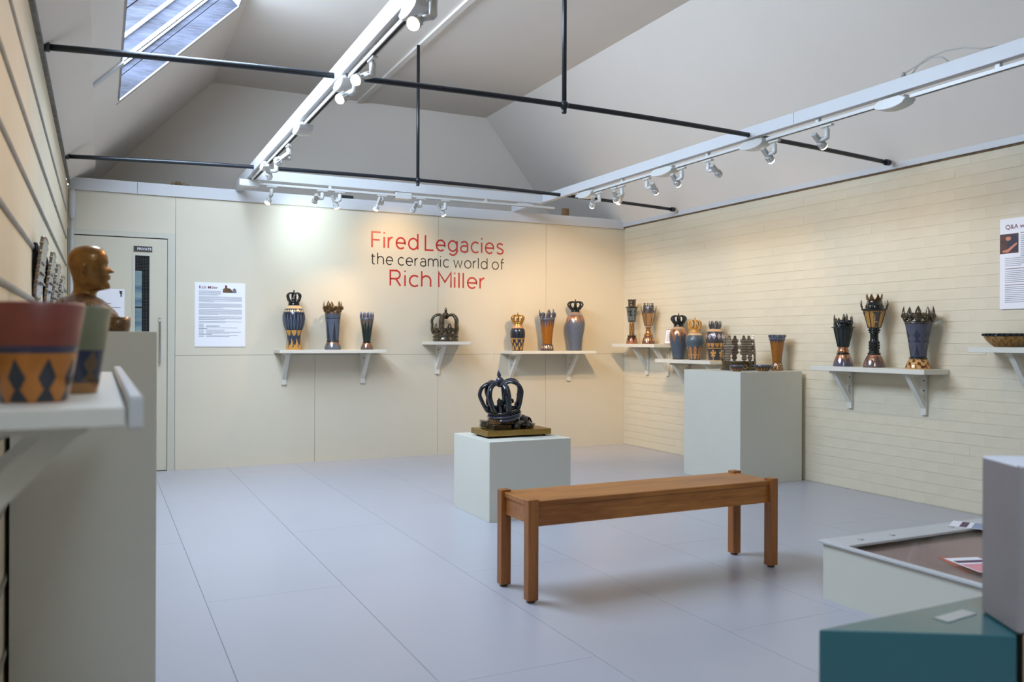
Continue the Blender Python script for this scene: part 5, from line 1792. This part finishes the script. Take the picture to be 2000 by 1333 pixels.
cb('rim', M['trim'], CX0 + .012, CX1 + .014, CY1 - .125, CY1 + .014, CH - .012, CH, .002)
m, nt, b = base_mat('case_glass')
tr_ = nt.nodes.new('ShaderNodeBsdfTransparent'); gs_ = nt.nodes.new('ShaderNodeBsdfGlossy'); gs_.inputs['Roughness'].default_value = .02
mg_ = nt.nodes.new('ShaderNodeMixShader'); mg_.inputs[0].default_value = .07
nt.links.new(tr_.outputs[0], mg_.inputs[1]); nt.links.new(gs_.outputs[0], mg_.inputs[2]); nt.links.new(mg_.outputs[0], nt.nodes['Material Output'].inputs[0])
M['glass'] = m
cb('glass_lid', M['glass'], CX0 + .013, CX1 - .01, CY0 + .01, CY1 - .127, CH - .009, CH - .005)
for x in (3.02, 3.22, 3.62):
    cb('clip', M['fitting2'], x, x + .02, CY1 - .075, CY1 - .055, CH, CH + .003)
def card(name, label, poly, z, mat, th=.0015, cat='leaflet'):
    c = Vector((sum(p[0] for p in poly) / len(poly), sum(p[1] for p in poly) / len(poly), z))
    bm = bmesh.new()
    prism(bm, [(p[0] - c.x, p[1] - c.y, 0) for p in poly], (0, 0, th))
    o = finish(bm, name, mat)
    o.location = c
    return tag(o, label, cat)
def rectp(cx, cy, w, h, a):
    ca_, sa_ = math.cos(a), math.sin(a)
    return [(cx + x * ca_ - y * sa_, cy + x * sa_ + y * ca_) for x, y in ((-w / 2, -h / 2), (w / 2, -h / 2), (w / 2, h / 2), (-w / 2, h / 2))]
card('leaflet', 'orange card lying inside the display case', rectp(3.20, 2.28, .16, .24, -.5), .2202, M['orange'])
def leaflet(label, cx, cy, a, main):
    t = thing('leaflet', label, 'leaflet', (cx, cy, CH - .0048 if cy < 2.5 else CH + .0002), a)
    bm = bmesh.new(); box(bm, -.075, .075, -.105, .105, 0, .001); finish(bm, 'sheet', M['white'], t)
    bm = bmesh.new(); box(bm, -.070, .070, -.10, .01, .001, .0014); finish(bm, 'printed_block', main, t)
    bm = bmesh.new(); box(bm, -.065, .065, .03, .062, .001, .0014); finish(bm, 'printed_block', M['violet'], t)
leaflet('pink and white leaflet on the glass lid of display case', 3.13, 2.20, -.30, M['pink'])
leaflet('blue-printed white leaflet on far corner of display case glass', 3.755, 2.655, .5, M['bluegrey'])

# teal unit, wooden cabinet and grey box nearest the viewer
def prismobj(name, label, cat, poly, z0, z1, mats, bev=.002):
    c = Vector((sum(p[0] for p in poly) / len(poly), sum(p[1] for p in poly) / len(poly), z0))
    bm = bmesh.new()
    prism(bm, [(p[0] - c.x, p[1] - c.y, 0) for p in poly], (0, 0, z1 - z0))
    bevel(bm, bev)
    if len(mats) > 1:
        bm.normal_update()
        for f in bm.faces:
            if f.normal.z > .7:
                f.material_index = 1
    o = finish(bm, name, None, None, mats=mats)
    o.location = c
    return tag(o, label, cat)
prismobj('teal_unit', 'dark teal display block in right foreground corner', 'display block', [(1.236, 1.195), (1.546, 1.01), (1.90, 1.205)], 0, .58, [M['teal']])
prismobj('wooden_cabinet', 'pale wooden cabinet edge at the bottom right corner', 'cabinet', [(1.556, 1.004), (1.90, .80), (2.10, 1.14), (1.912, 1.198)], 0, .58, [wood('pale_wood', (150, 120, 84), (190, 160, 122), .5, 4, (10, 10, 1))])
prismobj('grey_box', 'tall blurred grey box standing on the teal block at right edge', 'box', [(1.618, 1.131), (1.552, 1.012), (1.84, .86), (1.90, .98)], .581, .900, [M['greybox'], M['greybox_lit_top']], .004)
t = card('price_card', 'small grey card lying on the teal block', rectp(1.545, 1.135, .10, .03, .1), .5803, M['fitting2'], cat='card')
